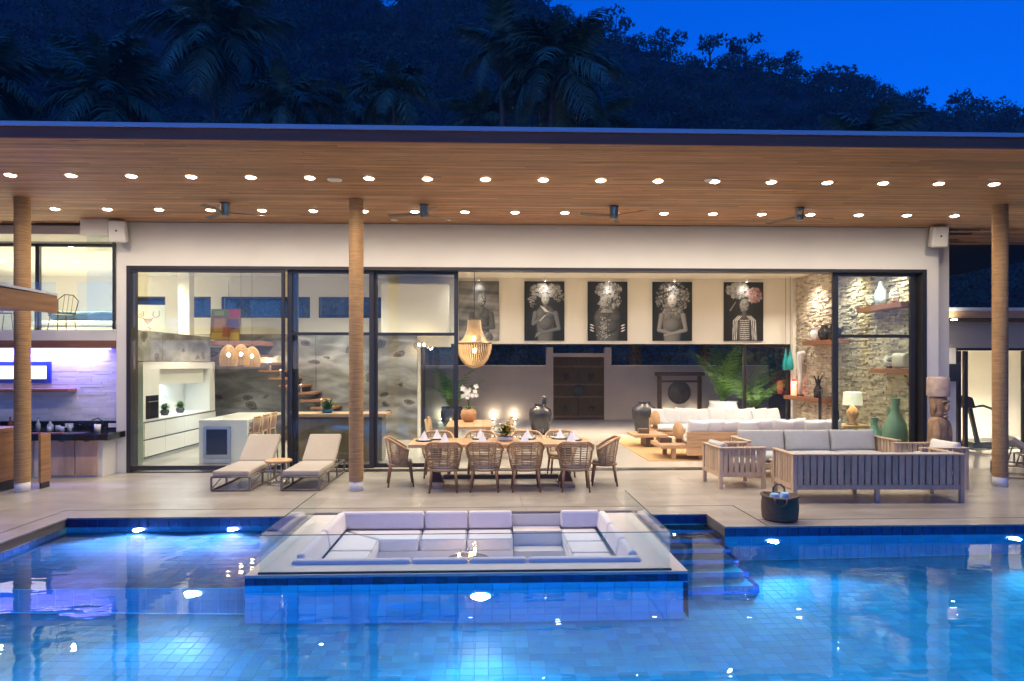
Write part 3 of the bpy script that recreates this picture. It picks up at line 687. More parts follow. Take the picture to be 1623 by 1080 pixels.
# glass balustrade
def gl(x0,y0,x1,y1,z0,z1):
    b = MB(); b.box(x0,y0,z0,x1,y1,z1); g_ = b.build('glass_pane', M['railglass'], L); b = MB(); b.box(x0,y0,z1,x1,y1,z1+.006); b.build('edge', M['glassedge'], g_)
gl(-2.31,6.99,1.87,7.002,-.05,.36); gl(-2.322,7.004,-2.31,9.25,-.05,.36); gl(1.87,7.004,1.882,9.3,-.05,.36)
b = MB(); b.box(-2.33,6.985,-.03,1.89,7.008,-.012); lp('glass_channel', 'frame', b)
# low round table with candles
t = thing('low_table', 'small low dark round table inside the sunken lounge', 'table', (-.25,8.42,-.6))
b = MB(); b.lathe([(.001,.28),(.27,.28),(.27,.30),(.001,.305)], n=28); b.build('table_top', M['walnut'], t)
b = MB(); b.lathe([(.16,0),(.15,.02),(.04,.05),(.035,.28)], n=16); b.build('pedestal', M['walnut'], t)
for i, (x, y, h) in enumerate(((-.36,8.40,.06),(-.22,8.42,.07),(-.17,8.52,.12))):
    c = thing('candle_glass', ['short candle glass on the low lounge table, leftmost of three','short candle glass in the middle of the low lounge table','tall candle glass at the back of the low lounge table'][i], 'candle', (x,y,-.294), group='candles on the low lounge table')
    b = MB(); b.lathe([(.035,0),(.045,.01),(.045,h+.05)], n=14); b.build('holder', M['railglass'], c)
    b = MB(); b.lathe([(.03,.008),(.03,h*.5),(.001,h*.5)], n=10); b.build('wax', M['ceramic'], c)
    b = MB(); b.ell((0,0,h*.5+.022), (.012,.012,.022), 8, 6); b.build('flame', M['flame'], c); light('POINT', (0,0,h+.06), 1.2, (1,.6,.28), c, size=.02)
# ================================================================ TERRACE OBJECTS
# soffit downlights: two rows
zs = lambda y: 4.83+max(0, 11.1-y)*.058
rm = MB(); rm.lathe([(.068,.0),(.085,-.008),(.095,0)], n=18); rme = rm.mesh('trim'); rme.materials.append(M['white'])
lm = MB(); lm.lathe([(.068,-.004),(.055,-.013),(.03,-.018),(.001,-.019)], n=16); lme = lm.mesh('lens'); lme.materials.append(M['lens'])
def downlight(x, y, z, label, group, en, ang=115, s=1, lens=None, col=(1,.835,.62), lname='downlight'):
    t = thing(lname, label, 'ceiling light', (x,y,z), group=group); t.scale = (s,s,s)
    link('trim', rme, t); 
    o = link('lens', lme if lens is None else lens, t)
    light('SPOT', (0,0,-.05), en*random.uniform(.88,1.12), col, t, (0,0,-1), .04, ang, 1.0); return t
for i in range(18):
    downlight(-7.02+i*.872, 10.28, zs(10.28)-.003, f'recessed round soffit light, {ORD[i]} from the left in the row nearer the eave', 'soffit lights in the row nearer the eave', 38, 170)
k = 0
for i in range(19):
    x = -7.62+i*.9
    downlight(x, 12.28, 4.827, f'recessed round soffit light, {ORD[i]} from the left in the row nearer the wall', 'soffit lights in the row nearer the wall', 23, 173)
# soffit speakers / sensor
for x, y, lb in ((-2.31,10.35,'flat white round speaker in the soffit left of the middle column'),(3.37,10.2,'flat white round speaker in the soffit right of the third fan'),(-1.78,13.0,'small white round sensor on the soffit close to the wall')):
    t = thing('ceiling_speaker', lb, 'speaker', (x,y,zs(y)-.003)); s = .6 if y > 12 else 1
    m = MB(); m.lathe([(.11*s,0),(.105*s,-.012),(.09*s,-.015)], n=24); m.build('ring', M['white'], t)
    m = MB(); m.lathe([(.09*s,-.013),(.001,-.011)], n=24); m.build('grille', M['ceramic'], t)
# wall speakers
def wall_speaker(x, lb, rz):
    t = thing('wall_speaker', lb, 'speaker', (x,13.14,4.60), rz); t.rotation_euler = (R(14),0,R(rz))
    m = MB(); m.prism([(-.15,-.20),(.15,-.20),(.14,.20),(-.14,.20)], 'y', -.10, .11); m.build('cabinet', M['white'], t, bev=.03)
    m = MB(); m.prism([(-.125,-.17),(.125,-.17),(.115,.17),(-.115,.17)], 'y', -.108, -.101); m.build('grille', M['ceramic'], t)
    m = MB(); m.cyl((0,-.116,.02),(0,-.107,.02),.018,n=12); m.build('badge', M['black'], t)
    m = MB(); m.cb((0,.17,-.06),(.06,.14,.16)); m.build('bracket', M['white'], t)
wall_speaker(-6.99, 'white wall speaker tilted down under the soffit, left end of the facade', 12)
wall_speaker(8.86, 'white wall speaker tilted down under the soffit, right end of the facade', -12)
# ceiling fans
fz = 4.828
def fan():
    t = thing('ceiling_fan', 'chrome three-blade ceiling fan under the soffit left of the middle column', 'ceiling fan', (-4.46,11.75,fz), 20, 'ceiling fans under the soffit')
    m = MB(); m.lathe([(.001,0),(.085,0),(.085,-.02),(.075,-.03),(.075,-.20),(.06,-.22),(.001,-.22)], n=20); m.build('motor', M['chrome'], t)
    for q in range(3):
        m = MB(); a = R(120*q); m.M = Matrix.Rotation(a, 4, 'Z')
        m.add([(.06,-.03,-.17),(.62,-.065,-.185),(.64,.03,-.165),(.06,.03,-.15),(.06,-.03,-.163),(.62,-.065,-.178),(.64,.03,-.158),(.06,.03,-.143)],
              [(3,2,1,0),(4,5,6,7),(0,1,5,4),(1,2,6,5),(2,3,7,6),(3,0,4,7)])
        m.build('blade', M['walnut'], t)
    return t
f0 = fan()
dup(f0, (-1.10,11.75,fz), 52, 'chrome three-blade ceiling fan just right of the middle column')
dup(f0, (2.17,11.75,fz), 75, 'chrome three-blade ceiling fan above the right end of the dining table')
dup(f0, (5.43,11.75,fz), 8, 'chrome three-blade ceiling fan above the outdoor sofas')

# ---------------- sun loungers
def lounger(label):
    t = thing('sun_lounger', label, 'sun lounger', (0,0,0), group='sun loungers on the terrace')
    fm = MB(); r = .016
    W, D = .31, 1.95
    for s in (-1,1):
        fm.tube([(s*W,0,.02),(s*W,D,.02)], r, 6); fm.tube([(s*W,0,.235),(s*W,D,.235)], r, 6)
    for y in (0, D):
        fm.tube([(-W,y,.02),(W,y,.02)], r, 6); fm.tube([(-W,y,.235),(W,y,.235)], r, 6)
    fm.build('frame', M['taupemetal'], t)
    for y in (0,.65,1.3,1.95):
        for s in (-1,1):
            m = MB(); m.cb((s*W,y,.127),(.028,.028,.2)); m.build('leg', M['taupemetal'], t)
    m = MB(); m.tube([(W,0,.04),(W,.65,.225)], .009, 6); m.tube([(-W,0,.04),(-W,.65,.225)], .009, 6); m.build('brace', M['taupemetal'], t)
    m = MB(); m.box(-.30,0,.24,.30,1.18,.34); m.build('seat_cushion', M['taupe'], t, bev=.03)
    m = MB(); m.M = Matrix.Translation((0,1.2,.30)) @ Matrix.Rotation(R(37), 4, 'X'); m.box(-.30,0,-.04,.30,.72,.055); m.build('backrest_cushion', M['taupe'], t, bev=.03)
    m = MB(); m.tube([(-.26,1.7,.24),(-.26,1.62,.56)], .012, 6); m.tube([(.26,1.7,.24),(.26,1.62,.56)], .012, 6); m.build('backrest_prop', M['taupemetal'], t)
    return t
l0 = lounger('taupe cushioned sun lounger in front of the kitchen island'); l0.location = (-4.24,11.38,0)
dup(l0, (-3.10,11.38,0), 0, 'taupe cushioned sun lounger just left of the middle rope column')
dup(l0, (11.3,11.7,0), 66, 'taupe cushioned sun lounger partly behind the right rope column')
dup(l0, (12.7,12.9,0), 66, 'taupe sun lounger at the far right end of the terrace')
t = thing('side_table', 'small round wood-topped side table between the two taupe loungers', 'side table', (-3.66,12.05,0))
m = MB(); m.lathe([(.001,.39),(.22,.39),(.235,.41),(.22,.43),(.001,.43)], n=28); m.build('table_top', M['teak'], t)
m = MB()
m.tube([(.18*cos(2*pi*k/24),.18*sin(2*pi*k/24),.02) for k in range(24)], .012, 6, closed=True); m.build('base_ring', M['steel'], t)
for q in range(6):
    a = q*pi/3; m = MB(); m.cyl((.18*cos(a),.18*sin(a),.02),(.18*cos(a),.18*sin(a),.39),.009,n=6); m.build('leg', M['steel'], t)

# ---------------- outdoor dining set
t = thing('dining_table', 'long pale timber trestle dining table set for a meal on the terrace', 'dining table', (.22,11.9,0))
for k in range(5):
    m = MB(); m.box(-1.56,-.5+k*.2+.002,.70,1.56,-.5+(k+1)*.2-.002,.755); m.build('plank', M['teakx'], t, bev=.004)
for x in (-1.12,1.12):
    m = MB(); m.lathe([(.17,.06),(.16,.10),(.10,.2),(.11,.45),(.15,.62),(.16,.70)], n=4, smooth=False); m.M = None; o = m.build('pedestal', M['walnut'], t); o.location = (x,0,0); o.rotation_euler = (0,0,R(45))
    m = MB(); m.box(x-.13,-.38,0,x+.13,.38,.065); m.build('foot', M['teakgrey'], t, bev=.01)
m = MB(); m.box(-1.0,-.045,.10,1.0,.045,.17); m.build('stretcher', M['walnut'], t)
def wicker_chair(label):
    t = thing('rattan_chair', label, 'dining chair', (0,0,0), group='rattan tub chairs at the outdoor dining table')
    # faces +Y, back towards -Y; shell of half-ellipse plan
    def P(a, u):   # a angle along the shell (-1..1), u height 0..1
        th = -pi/2+a*1.95; tt = abs(a)
        rx, ry = .235+.065*u**.7, .20+.085*u
        top = .82-.20*max(0,(tt-.35)/.65)**1.3
        return (rx*cos(th), ry*sin(th)+.02, .36+(top-.36)*u)
    n = 28; A = [-1+2*i/n for i in range(n+1)]
    m = MB(); m.tube([P(a,1) for a in A], .019, 8); m.build('top_rail', M['teak'], t)
    m = MB()
    for a in (-1,-.72,-.36,-.14,.14,.36,.72,1): m.tube([P(a,u/6) for u in range(7)], .010, 5)
    m.build('uprights', M['rattan'], t, kind='stuff')
    m = MB()
    for q in range(15):
        u = .04+q*.064
        m.tube([P(a,u) for a in A[::2]], .0105 if q < 7 else .0075, 4, caps=False)
    m.build('woven_bands', M['rattan'], t, kind='stuff', fix=False)
    m = MB(); m.lathe([(.001,.34),(.225,.34),(.245,.36),(.225,.385),(.001,.385)], n=24, sy=.93); m.build('seat', M['rattan'], t)
    m = MB(); m.lathe([(.001,.385),(.205,.387),(.222,.415),(.20,.445),(.001,.455)], n=24, sy=.93); m.build('seat_cushion', M['taupe'], t)
    for sx in (-1,1):
        for sy in (-1,1):
            m = MB(); m.tube([(sx*.19,sy*.165,.36),(sx*.225,sy*.215,0)], [.024,.014], 8); m.build('leg', M['chairleg'], t)
    return t
def place(first, src, spots):
    for i, (x, y, rz, lb) in enumerate(spots):
        if i == 0: first.location = (x,y,0); first.rotation_euler = (0,0,R(rz)); first['label'] = lb
        else: dup(first, (x,y,0), rz, lb)
c0 = wicker_chair('chair')
place(c0, c0, [(-.74,11.32,2,'rattan chair with its back to the pool, first from the left'),(-.06,11.34,-2,'rattan chair with its back to the pool, second from the left'),
  (.62,11.33,1,'rattan chair with its back to the pool, third from the left'),(1.44,11.30,-3,'rattan chair with its back to the pool, fourth from the left'),
  (-1.53,11.92,-80,'rattan chair at the left head of the outdoor dining table'),(2.02,11.86,83,'rattan chair at the right head of the outdoor dining table'),
  (-.95,12.72,180,'rattan chair on the house side of the table, first from the left'),(-.15,12.74,178,'rattan chair on the house side of the table, second from the left'),
  (.72,12.72,182,'rattan chair on the house side of the table, third from the left'),(1.36,12.75,184,'rattan chair on the house side of the table, fourth from the left')])
def setting(label_):
    t = thing('place_setting', label_, 'place setting', (0,0,0), group='place settings with napkins on the outdoor table')
    m = MB(); m.lathe([(.001,0),(.14,0),(.155,.012),(.15,.016),(.001,.006)], n=24); m.build('charger_plate', M['black'], t)
    m = MB(); m.lathe([(.001,.008),(.10,.010),(.115,.022),(.11,.026),(.001,.014)], n=24); m.build('plate', M['ceramic'], t)
    m = MB(); m.add([(-.085,-.05,.016),(.085,-.045,.016),(.06,.06,.016),(-.06,.06,.016),(.004,.0,.185),(0,-.075,.016)], [(0,5,4),(5,1,4),(1,2,4),(2,3,4),(3,0,4),(0,3,2,1,5)]); m.build('napkin', M['napkin'], t)
    return t
rows = [(-.74,11.60),(-.10,11.62),(.62,11.60),(1.40,11.60),(-1.12,11.95),(1.50,11.98),(-.92,12.2),(-.15,12.22),(.70,12.2),(1.28,12.22)]
nm = ['on the pool side, first from the left','on the pool side, second from the left','on the pool side, third from the left','on the pool side, fourth from the left','at the left head of the table','at the right head of the table',
      'on the house side, first from the left','on the house side, second from the left','on the house side, third from the left','on the house side, fourth from the left']
s0 = None
for (x, y), n_ in zip(rows, nm):
    lb = 'white pyramid napkin on a dark plate, '+n_
    if s0 is None: s0 = setting(lb); s0.location = (x,y,.756)
    else: dup(s0, (x,y,.756), random.uniform(-25,25), lb)
gz = 0
def wineglass(lb):
    t = thing('wine_glass', lb, 'wine glass', (0,0,0), group='wine glasses on the outdoor table')
    m = MB(); m.lathe([(.032,0),(.03,.003),(.004,.006),(.004,.09)], n=12); m.build('stem', M['railglass'], t)
    m = MB(); m.lathe([(.004,.09),(.03,.11),(.036,.14),(.030,.19)], n=12); m.build('bowl', M['railglass'], t); return t
w0 = None
for i, (x, y) in enumerate([(-1.0,12.0),(-.45,12.05),(-.42,11.75),(.20,12.25),(.88,11.95),(.95,12.15),(1.1,11.8),(-.85,11.85)]):
    lb = f'clear stemmed wine glass among the napkins, {ORD[i]} on the outdoor table counting from the left' if 0 else ['clear wine glass nearest the left table head','clear wine glass right of the second house-side napkin','clear wine glass right of the second pool-side napkin','clear wine glass beside the flower arrangement','clear wine glass right of the third pool-side napkin','taller standing clear wine glass near the fourth house-side napkin','clear wine glass left of the fourth pool-side napkin','clear wine glass behind the first pool-side napkin'][i]
    if w0 is None: w0 = wineglass(lb); w0.location = (x,y,.756)
    else: dup(w0, (x,y,.756), 0, lb)
def bouquet(name, label, cat, loc, r, h, nfl, pot, petal, leafy=40, seed=1):
    t = thing(name, label, cat, loc); rr = random.Random(seed)
    m = MB(); m.lathe([(.001,0),(r*.45,0),(r*.6,h*.3),(r*.5,h*.5),(r*.45,h*.5)], n=16); m.build('bowl', pot, t)
    lf = MB()
    for _ in range(leafy):
        a = rr.uniform(0,2*pi); e = rr.uniform(.1,1.3); d = V((cos(a)*cos(e),sin(a)*cos(e),sin(e))); b_ = V((0,0,h*.5)); q = b_+d*r*rr.uniform(.8,1.15); s = d.cross(V((0,0,1))).normalized()*r*.13; k = b_+d*r*.5
        lf.add([b_,k+s,q,k-s], [(0,1,2,3)])
    lf.build('leaves', M['leaf'], t, kind='stuff', fix=False)
    for _ in range(nfl):
        a = rr.uniform(0,2*pi); e = rr.uniform(.15,1.45); d = V((cos(a)*cos(e),sin(a)*cos(e),sin(e))); c = V((0,0,h*.5))+d*r*rr.uniform(.7,1.05)
        m = MB()
        for q in range(6):
            th = q*pi/3; p = V((cos(th),sin(th),.4))*r*.2; s = V((-sin(th),cos(th),0))*r*.09
            m.add([c, c+p*.6+s, c+p, c+p*.6-s], [(0,1,2,3)])
        m.ell(tuple(c), (r*.05,)*3, 6, 4); m.build('flower', petal[rr.randrange(len(petal))], t, fix=False)
    return t
bouquet('flower_arrangement', 'low white flower arrangement with green leaves on the outdoor dining table', 'flowers', (.30,11.95,.756), .25, .15, 44, M['ceramic'], [M['petal'],M['petal'],M['yellow']])

# ---------------- teak lounge set
def slat_side(parent, p0, p1, z0, z1, n, mat, w=.055, th=.018):
    p0, p1 = V((*p0,0)), V((*p1,0)); d = p1-p0
    for i in range(n):
        c = p0+d*(i+.5)/n; m = MB(); u = d.normalized()*w/2; v = u.cross(V((0,0,1))).normalized()*th/2
        vs_ = [c+a*u+b_*v+V((0,0,zz)) for zz in (z0,z1) for a,b_ in ((-1,-1),(1,-1),(1,1),(-1,1))]
        m.add(vs_, [(0,3,2,1),(4,5,6,7),(0,1,5,4),(1,2,6,5),(2,3,7,6),(3,0,4,7)]); m.build('slat', mat, parent)
def teak_seat(name, label, cat, w, d, loc, rz, ncush, nback, nside, back='greyfab', H=.70, group=None, soft=0, high=0):
    """faces +Y; back along -Y side. origin at the footprint's centre"""
    t = thing(name, label, cat, loc, rz, group); mt = M['teakgrey']; x, y = w/2, d/2
    for sx in (-1,1):
        for sy in (-1,1):
            m = MB(); m.box(sx*x-(.06 if sx>0 else 0), sy*y-(.06 if sy>0 else 0), 0, sx*x+(0 if sx>0 else .06), sy*y+(0 if sy>0 else .06), H-.026); m.build('leg', mt, t, bev=.004)
    if w > 1.4:
        for sy in (-1,1): m = MB(); m.box(-.03, sy*(y-.06)-.025, 0, .03, sy*(y-.06)+.025, .195); m.build('leg', mt, t)
    for a in ((-x-.01,-y-.012,x+.01,-y+.07),): m = MB(); m.box(a[0],a[1],H-.025,a[2],a[3],H); m.build('top_rail', mt, t, bev=.004)
    for s in (-1,1): m = MB(); m.box(s*x-(.075 if s>0 else .01),-y+.072,H-.025,s*x+(.01 if s>0 else .075),y+.01,H); m.build('armrest', mt, t, bev=.004)
    m = MB(); m.box(-x+.062,-y+.012,.20,x-.062,-y+.052,.27); m.build('bottom_rail', mt, t)
    m = MB(); m.box(-x+.062,y-.05,.20,x-.062,y-.01,.27); m.build('bottom_rail', mt, t)
    for s in (-1,1): m = MB(); m.box(s*(x-.03)-.02,-y+.062,.20,s*(x-.03)+.02,y-.062,.27); m.build('bottom_rail', mt, t)
    slat_side(t, (-x+.062,-y+.03), (x-.062,-y+.03), .271, H-.027, nback, mt, w=(w-.124)/nback*.76)
    for s in (-1,1): slat_side(t, (s*(x-.03),-y+.065), (s*(x-.03),y-.065), .271, H-.027, nside, mt, w=(d-.13)/nside*.76)
    m = MB(); m.box(-x+.064,-y+.055,.272,x-.064,y-.055,.30); m.build('seat_deck', mt, t)
    cw = (w-.16)/ncush
    for i in range(ncush):
        a = -x+.08+i*cw
        m = MB(); m.cushion(a+.005,-y+.08,.302,a+cw-.005,y-.02,.44, puff=.2, n=12, thin=2, seed=i); m.build('seat_cushion', M['greyfab'], t)
        m = MB(); m.M = Matrix.Translation((0,-y+.17,.42)) @ Matrix.Rotation(R(12), 4, 'X'); m.cushion(a+.004,-.075,0,a+cw-.004,.09,.36+high, puff=.45, n=14, thin=1, seed=i+4); m.build('back_cushion', M[back], t)
    if soft:
        m = MB(); m.M = Matrix.Translation((0,0,.44)) @ Matrix.Rotation(R(20), 4, 'Z'); m.cushion(-.2,-.2,0,.22,.22,.14, puff=.7, n=10, thin=2); m.build('loose_pillow', M[back], t)
    return t
teak_seat('teak_sofa', 'long slatted teak sofa with its back to the pool, near the basket', 'sofa', 2.6, .80, (5.90,10.5,0), -1.5, 3, 24, 7, high=-.03, H=.74, group='slatted teak seats of the outdoor lounge set')
teak_seat('teak_sofa', 'slatted teak sofa facing the pool with three plump grey back cushions', 'sofa', 2.85, .85, (6.15,12.72,0), 180, 3, 24, 7, high=.05, group='slatted teak seats of the outdoor lounge set')
teak_seat('teak_armchair', 'slatted teak armchair with grey cushion, left end of the outdoor lounge set', 'armchair', .82, .80, (4.25,11.72,0), -88, 1, 7, 7, high=-.02, group='slatted teak seats of the outdoor lounge set')
teak_seat('teak_armchair', 'slatted teak armchair with pale pillow in front of the carved stone figure', 'armchair', .84, .80, (7.62,11.55,0), 90, 1, 7, 7, back='whitefab', soft=1, high=0, group='slatted teak seats of the outdoor lounge set')
t = thing('coffee_table', 'low slatted teak coffee table between the outdoor sofas', 'coffee table', (5.75,11.65,0))
for k in range(8): m = MB(); m.box(-.75,-.36+k*.09+.004,.38,.75,-.36+(k+1)*.09-.004,.41); m.build('slat', M['teakgrey'], t)
for sx in (-1,1):
    m = MB(); m.box(sx*.70-.03,-.34,.33,sx*.70+.03,.34,.379); m.build('bearer', M['teakgrey'], t)
    for sy in (-1,1): m = MB(); m.cb((sx*.70,sy*.30,.165),(.06,.06,.33)); m.build('leg', M['teakgrey'], t)
# woven basket with towels
t = thing('woven_basket', 'dark woven basket with rolled pale blue towels at the pool edge', 'basket', (3.93,9.08,0), -20); t.scale = (1.04,1.04,.90)
m = MB(); prof = [(.001,.01),(.20,.012)]
for q in range(15): prof += [(.212+.012*sin(q*.21),.02+q*.022),(.222+.012*sin(q*.21),.031+q*.022)]
prof += [(.225,.365),(.205,.365),(.195,.03),(.001,.03)]
m.lathe(prof, n=28); m.build('basket_body', M['wicker'], t)
m = MB(); m.tube([(.226*cos(2*pi*k/32),.226*sin(2*pi*k/32),.36+.016*cos(4*pi*k/32)) for k in range(32)], .02, 8, closed=True); m.build('rim', M['wicker'], t)
for s in (-1,1):
    m = MB(); m.tube([(-.07,s*.215,.34),(-.068,s*.225,.43),(-.03,s*.23,.48),(.03,s*.23,.48),(.068,s*.225,.43),(.07,s*.215,.34)] if s>0 else [(-.07,s*.225,.36),(-.068,s*.245,.29),(-.03,s*.25,.25),(.03,s*.25,.25),(.068,s*.245,.29),(.07,s*.225,.36)], .013, 8); m.build('handle', M['wicker'], t)
for i, (x, y) in enumerate(((-.08,-.02),(.08,.03))):
    q = thing('rolled_towel', ['pale blue rolled towel on the left in the basket','pale blue rolled towel on the right in the basket'][i], 'towel', (3.93+x,9.08+y,.255), group='towels in the woven basket')
    m = MB(); m.tube([(.055*(1-k/60)*cos(k*.5),.055*(1-k/60)*sin(k*.5),-.2) for k in range(2)], .01, 6); m = MB()
    m.lathe([(.001,-.2),(.06,-.2),(.066,0),(.06,.09),(.045,.105),(.04,.085),(.022,.10),(.001,.08)], n=16); m.build('towel_roll', M['towel'], q)
# carved stone figure
t = thing('stone_figure', 'tall carved stone head figure with flat pale cylindrical hat by the wall end', 'statue', (8.66,12.86,0), 28)
m = MB(); m.lathe([(.001,0),(.21,0),(.23,.25),(.225,.55),(.20,.85),(.21,1.0),(.16,1.06),(.12,1.09),(.001,1.09)], n=20, sy=.8); m.M = Matrix.Identity(4)
m.ell((-.19,-.08,.72),(.06,.08,.30),10,8); m.ell((.19,-.08,.72),(.06,.08,.30),10,8); m.ell((-.08,-.19,.45),(.10,.05,.05),10,6); m.ell((.08,-.19,.45),(.10,.05,.05),10,6)
m.build('torso', M['moai'], t)
m = MB(); m.lathe([(.001,1.07),(.12,1.08),(.145,1.15),(.15,1.30),(.16,1.40),(.15,1.46),(.001,1.46)], n=18, sy=.95)
m.ell((0,-.15,1.27),(.035,.06,.09),10,8); m.ell((0,-.145,1.38),(.13,.04,.03),10,6); m.ell((0,-.14,1.15),(.065,.03,.02),10,6); m.ell((-.155,0,1.27),(.025,.05,.12),8,6); m.ell((.155,0,1.27),(.025,.05,.12),8,6); m.ell((0,-.13,1.09),(.06,.05,.035),8,6)
m.build('head', M['moai'], t)
m = MB(); m.lathe([(.001,1.47),(.185,1.47),(.20,1.50),(.195,1.82),(.18,1.85),(.001,1.85)], n=22); m.build('hat', M['moaihat'], t)
# treadmill inside the gym
t = thing('treadmill', 'black treadmill behind the glass of the side pavilion', 'treadmill', (11.9,16.6,0), -80)
m = MB(); m.box(-.4,-.2,.05,.4,1.5,.20); m.build('running_deck', M['black'], t, bev=.03)
for s in (-1,1): m = MB(); m.bar((s*.38,-.05,.1),(s*.36,-.28,1.05),.06,.09); m.build('upright', M['black'], t); m = MB(); m.tube([(s*.36,-.28,1.05),(s*.38,.1,1.08),(s*.37,.4,.98)], .03, 8); m.build('handrail', M['black'], t)
m = MB(); m.prism([(-.40,1.02),(-.12,1.02),(-.22,1.28),(-.42,1.34)], 'x', -.40, .40); m.build('console', M['black'], t, bev=.02)
t = thing('gym_wall_speaker', 'small black speaker box on the cream pier beside the stone figure', 'speaker', (10.62,15.46,1.9))
m = MB(); m.box(-.17,-.22,-.2,.17,-.02,.2); m.build('cabinet', M['black'], t, bev=.01); m = MB(); m.box(-.05,-.02,-.05,.05,.04,.05); m.build('bracket', M['black'], t)
downlight(12.2,17.4,2.748,'round ceiling light inside the side pavilion above the treadmill','pavilion ceiling lights',800, lname='pavilion_light')
downlight(10.4,14.9,3.098,'round light under the eave of the side pavilion by the stone figure','pavilion ceiling lights',40, lname='pavilion_light')
downlight(14.2,17.4,2.748,'round ceiling light inside the side pavilion right of the treadmill','pavilion ceiling lights',700, lname='pavilion_light')

# ---------------- bar on the left
t = thing('bar_counter', 'outdoor bar counter with black granite top and brown veneer doors', 'counter', (0,0,0))
m = MB(); m.box(-14,12.95,0,-7.17,13.50,.70); m.build('plinth_body', M['wall'], t)
m = MB(); m.prism([(-14,12.72),(-6.95,12.72),(-6.98,13.39),(-7.17,13.39),(-7.17,13.515),(-14,13.515)], 'z', .70, .815); m.build('granite_top', M['granite'], t, bev=.006)
m = MB(); m.box(-14,13.49,.82,-7.18,13.515,.99); m.build('backsplash', M['granite'], t)
for x0, x1 in ((-9.75,-9.0),(-8.97,-8.41),(-8.12,-7.66),(-7.65,-7.24)):
    m = MB(); m.box(x0+.006,12.915,.03,x1-.006,12.948,.685); o = m.build('cabinet_door', M['copper'], t, bev=.003)
    m = MB(); m.box((x0+x1)/2-.05,12.905,.66,(x0+x1)/2+.05,12.914,.675); m.build('handle', M['black'], o)
m = MB(); m.box(-7.9,12.86,.816,-7.5,13.15,.819); m.build('sink', M['steel'], t)
m = MB(); m.tube([(-7.42,13.4,.815),(-7.42,13.4,1.0),(-7.47,13.33,1.06),(-7.55,13.28,1.03)], .012, 8); m.build('tap', M['black'], t)
# tiled splash wall (thin courses, joined)
tl = MB(); rr = random.Random(9); z = 1.0
while z < 2.38:
    x = -14+rr.uniform(-.3,0)
    while x < -7.18:
        x1 = min(x+.32,-7.175); c = rr.uniform(.86,1.05)
        if x1-x > .02: tl.box(max(x,-14)+.002,13.505+rr.uniform(0,.006),z+.002,x1-.002,13.519,z+.048,(c,c,c))
        x += .32
    z += .05
tl.build('wall_tiles', M['walltile'], t, kind='stuff', fix=False)
m = MB(); m.box(-14,13.20,1.57,-7.96,13.50,1.625); o = m.build('wall_shelf', M['redwood'], None, bev=.004); tag(o, 'long red-brown timber shelf on the tiled bar wall', 'shelf')
t = thing('bar_window', 'wide lit window with LED light painted into its blue frame in the tiled bar wall', 'window', (0,0,0))
m = MB(); m.prism([(-12,1.73),(-8.44,1.73),(-8.44,2.14),(-12,2.14)], 'y', 13.47, 13.504); m.build('window_frame', M['ledtint'], t)
for x0, x1 in ((-11.9,-10.4),(-10.3,-9.05),(-8.93,-8.52)): m = MB(); m.box(x0,13.462,1.81,x1,13.469,2.06); m.build('pane', M['litpane'], t)
t = thing('bar_light_strip', 'violet light strip under the timber beam along the tiled bar wall', 'light strip', (0,0,0))
m = MB(); m.box(-14,13.455,2.385,-7.3,13.48,2.40); m.build('strip', M['ledv'], t); m = MB(); m.box(-14,13.452,2.401,-7.3,13.483,2.407); m.build('profile', M['steel'], t)
for x in (-13,-11.4,-9.8,-8.2): light('AREA', (x,13.40,2.36), 26, (.22,.18,1), t, (0,.35,-1), size=(1.5,.04))
for i, (x, z_) in enumerate(((-9.05,1.0),(-8.1,1.0),(-7.28,1.0))):
    o = MB(); o.box(x-.075,13.48,.87,x+.075,13.489,.95); o = o.build('wall_socket', M['white']); tag(o, ['white wall socket behind the bottles','white double wall socket left of the bar tap','white double wall socket at the right end of the bar'][i], 'socket', 'sockets on the bar backsplash')
def bottle(x, y, h, mat, lb, r=.04, nm='bottle', grp='bottles and glasses on the bar counter'):
    t = thing(nm, lb, nm, (x,y,.816), group=grp)
    if nm == 'bottle':
        m = MB(); m.lathe([(.001,0),(r,0),(r,h*.58),(r*.4,h*.75),(r*.36,h*.95)], n=12); m.build('bottle_body', M[mat], t); m = MB(); m.lathe([(r*.42,h*.95),(r*.42,h),(.001,h)], n=10); m.build('cap', M['black'], t)
    else:
        m = MB(); m.lathe([(.001,.002),(r,.002),(r*1.15,h),(r*1.05,h),(r*.9,.02)], n=12); m.build('cup', M[mat], t)
bottle(-9.25,13.2,.27,'bottle1','amber bottle left of the left rope column, outer one'); bottle(-9.05,13.25,.28,'bottle1','amber bottle left of the left rope column, inner one'); bottle(-9.5,13.25,.25,'bottle3','dark bottle at the far left of the bar')
bottle(-8.47,13.15,.27,'bottle2','clear bottle just right of the left rope column'); bottle(-8.28,13.2,.22,'bottle2','squat clear bottle between the bar column and glasses', .055)
for i, x in enumerate((-8.2,-8.08,-7.97,-7.86)): bottle(x,13.05+.06*(i % 2),.11+.02*(i%2),'bottle2',f'clear drinking glass in the row on the bar, {ORD[i]} from the column',.038,'glass')
bottle(-7.32,13.05,.15,'ceramic','white ceramic cup at the right end of the bar',.05,'cup')
m = MB(); m.box(-8.45,12.85,.816,-7.85,12.98,.825); o = m.build('wooden_tray', M['redwood']); tag(o, 'flat wooden tray in front of the bar glasses', 'tray')
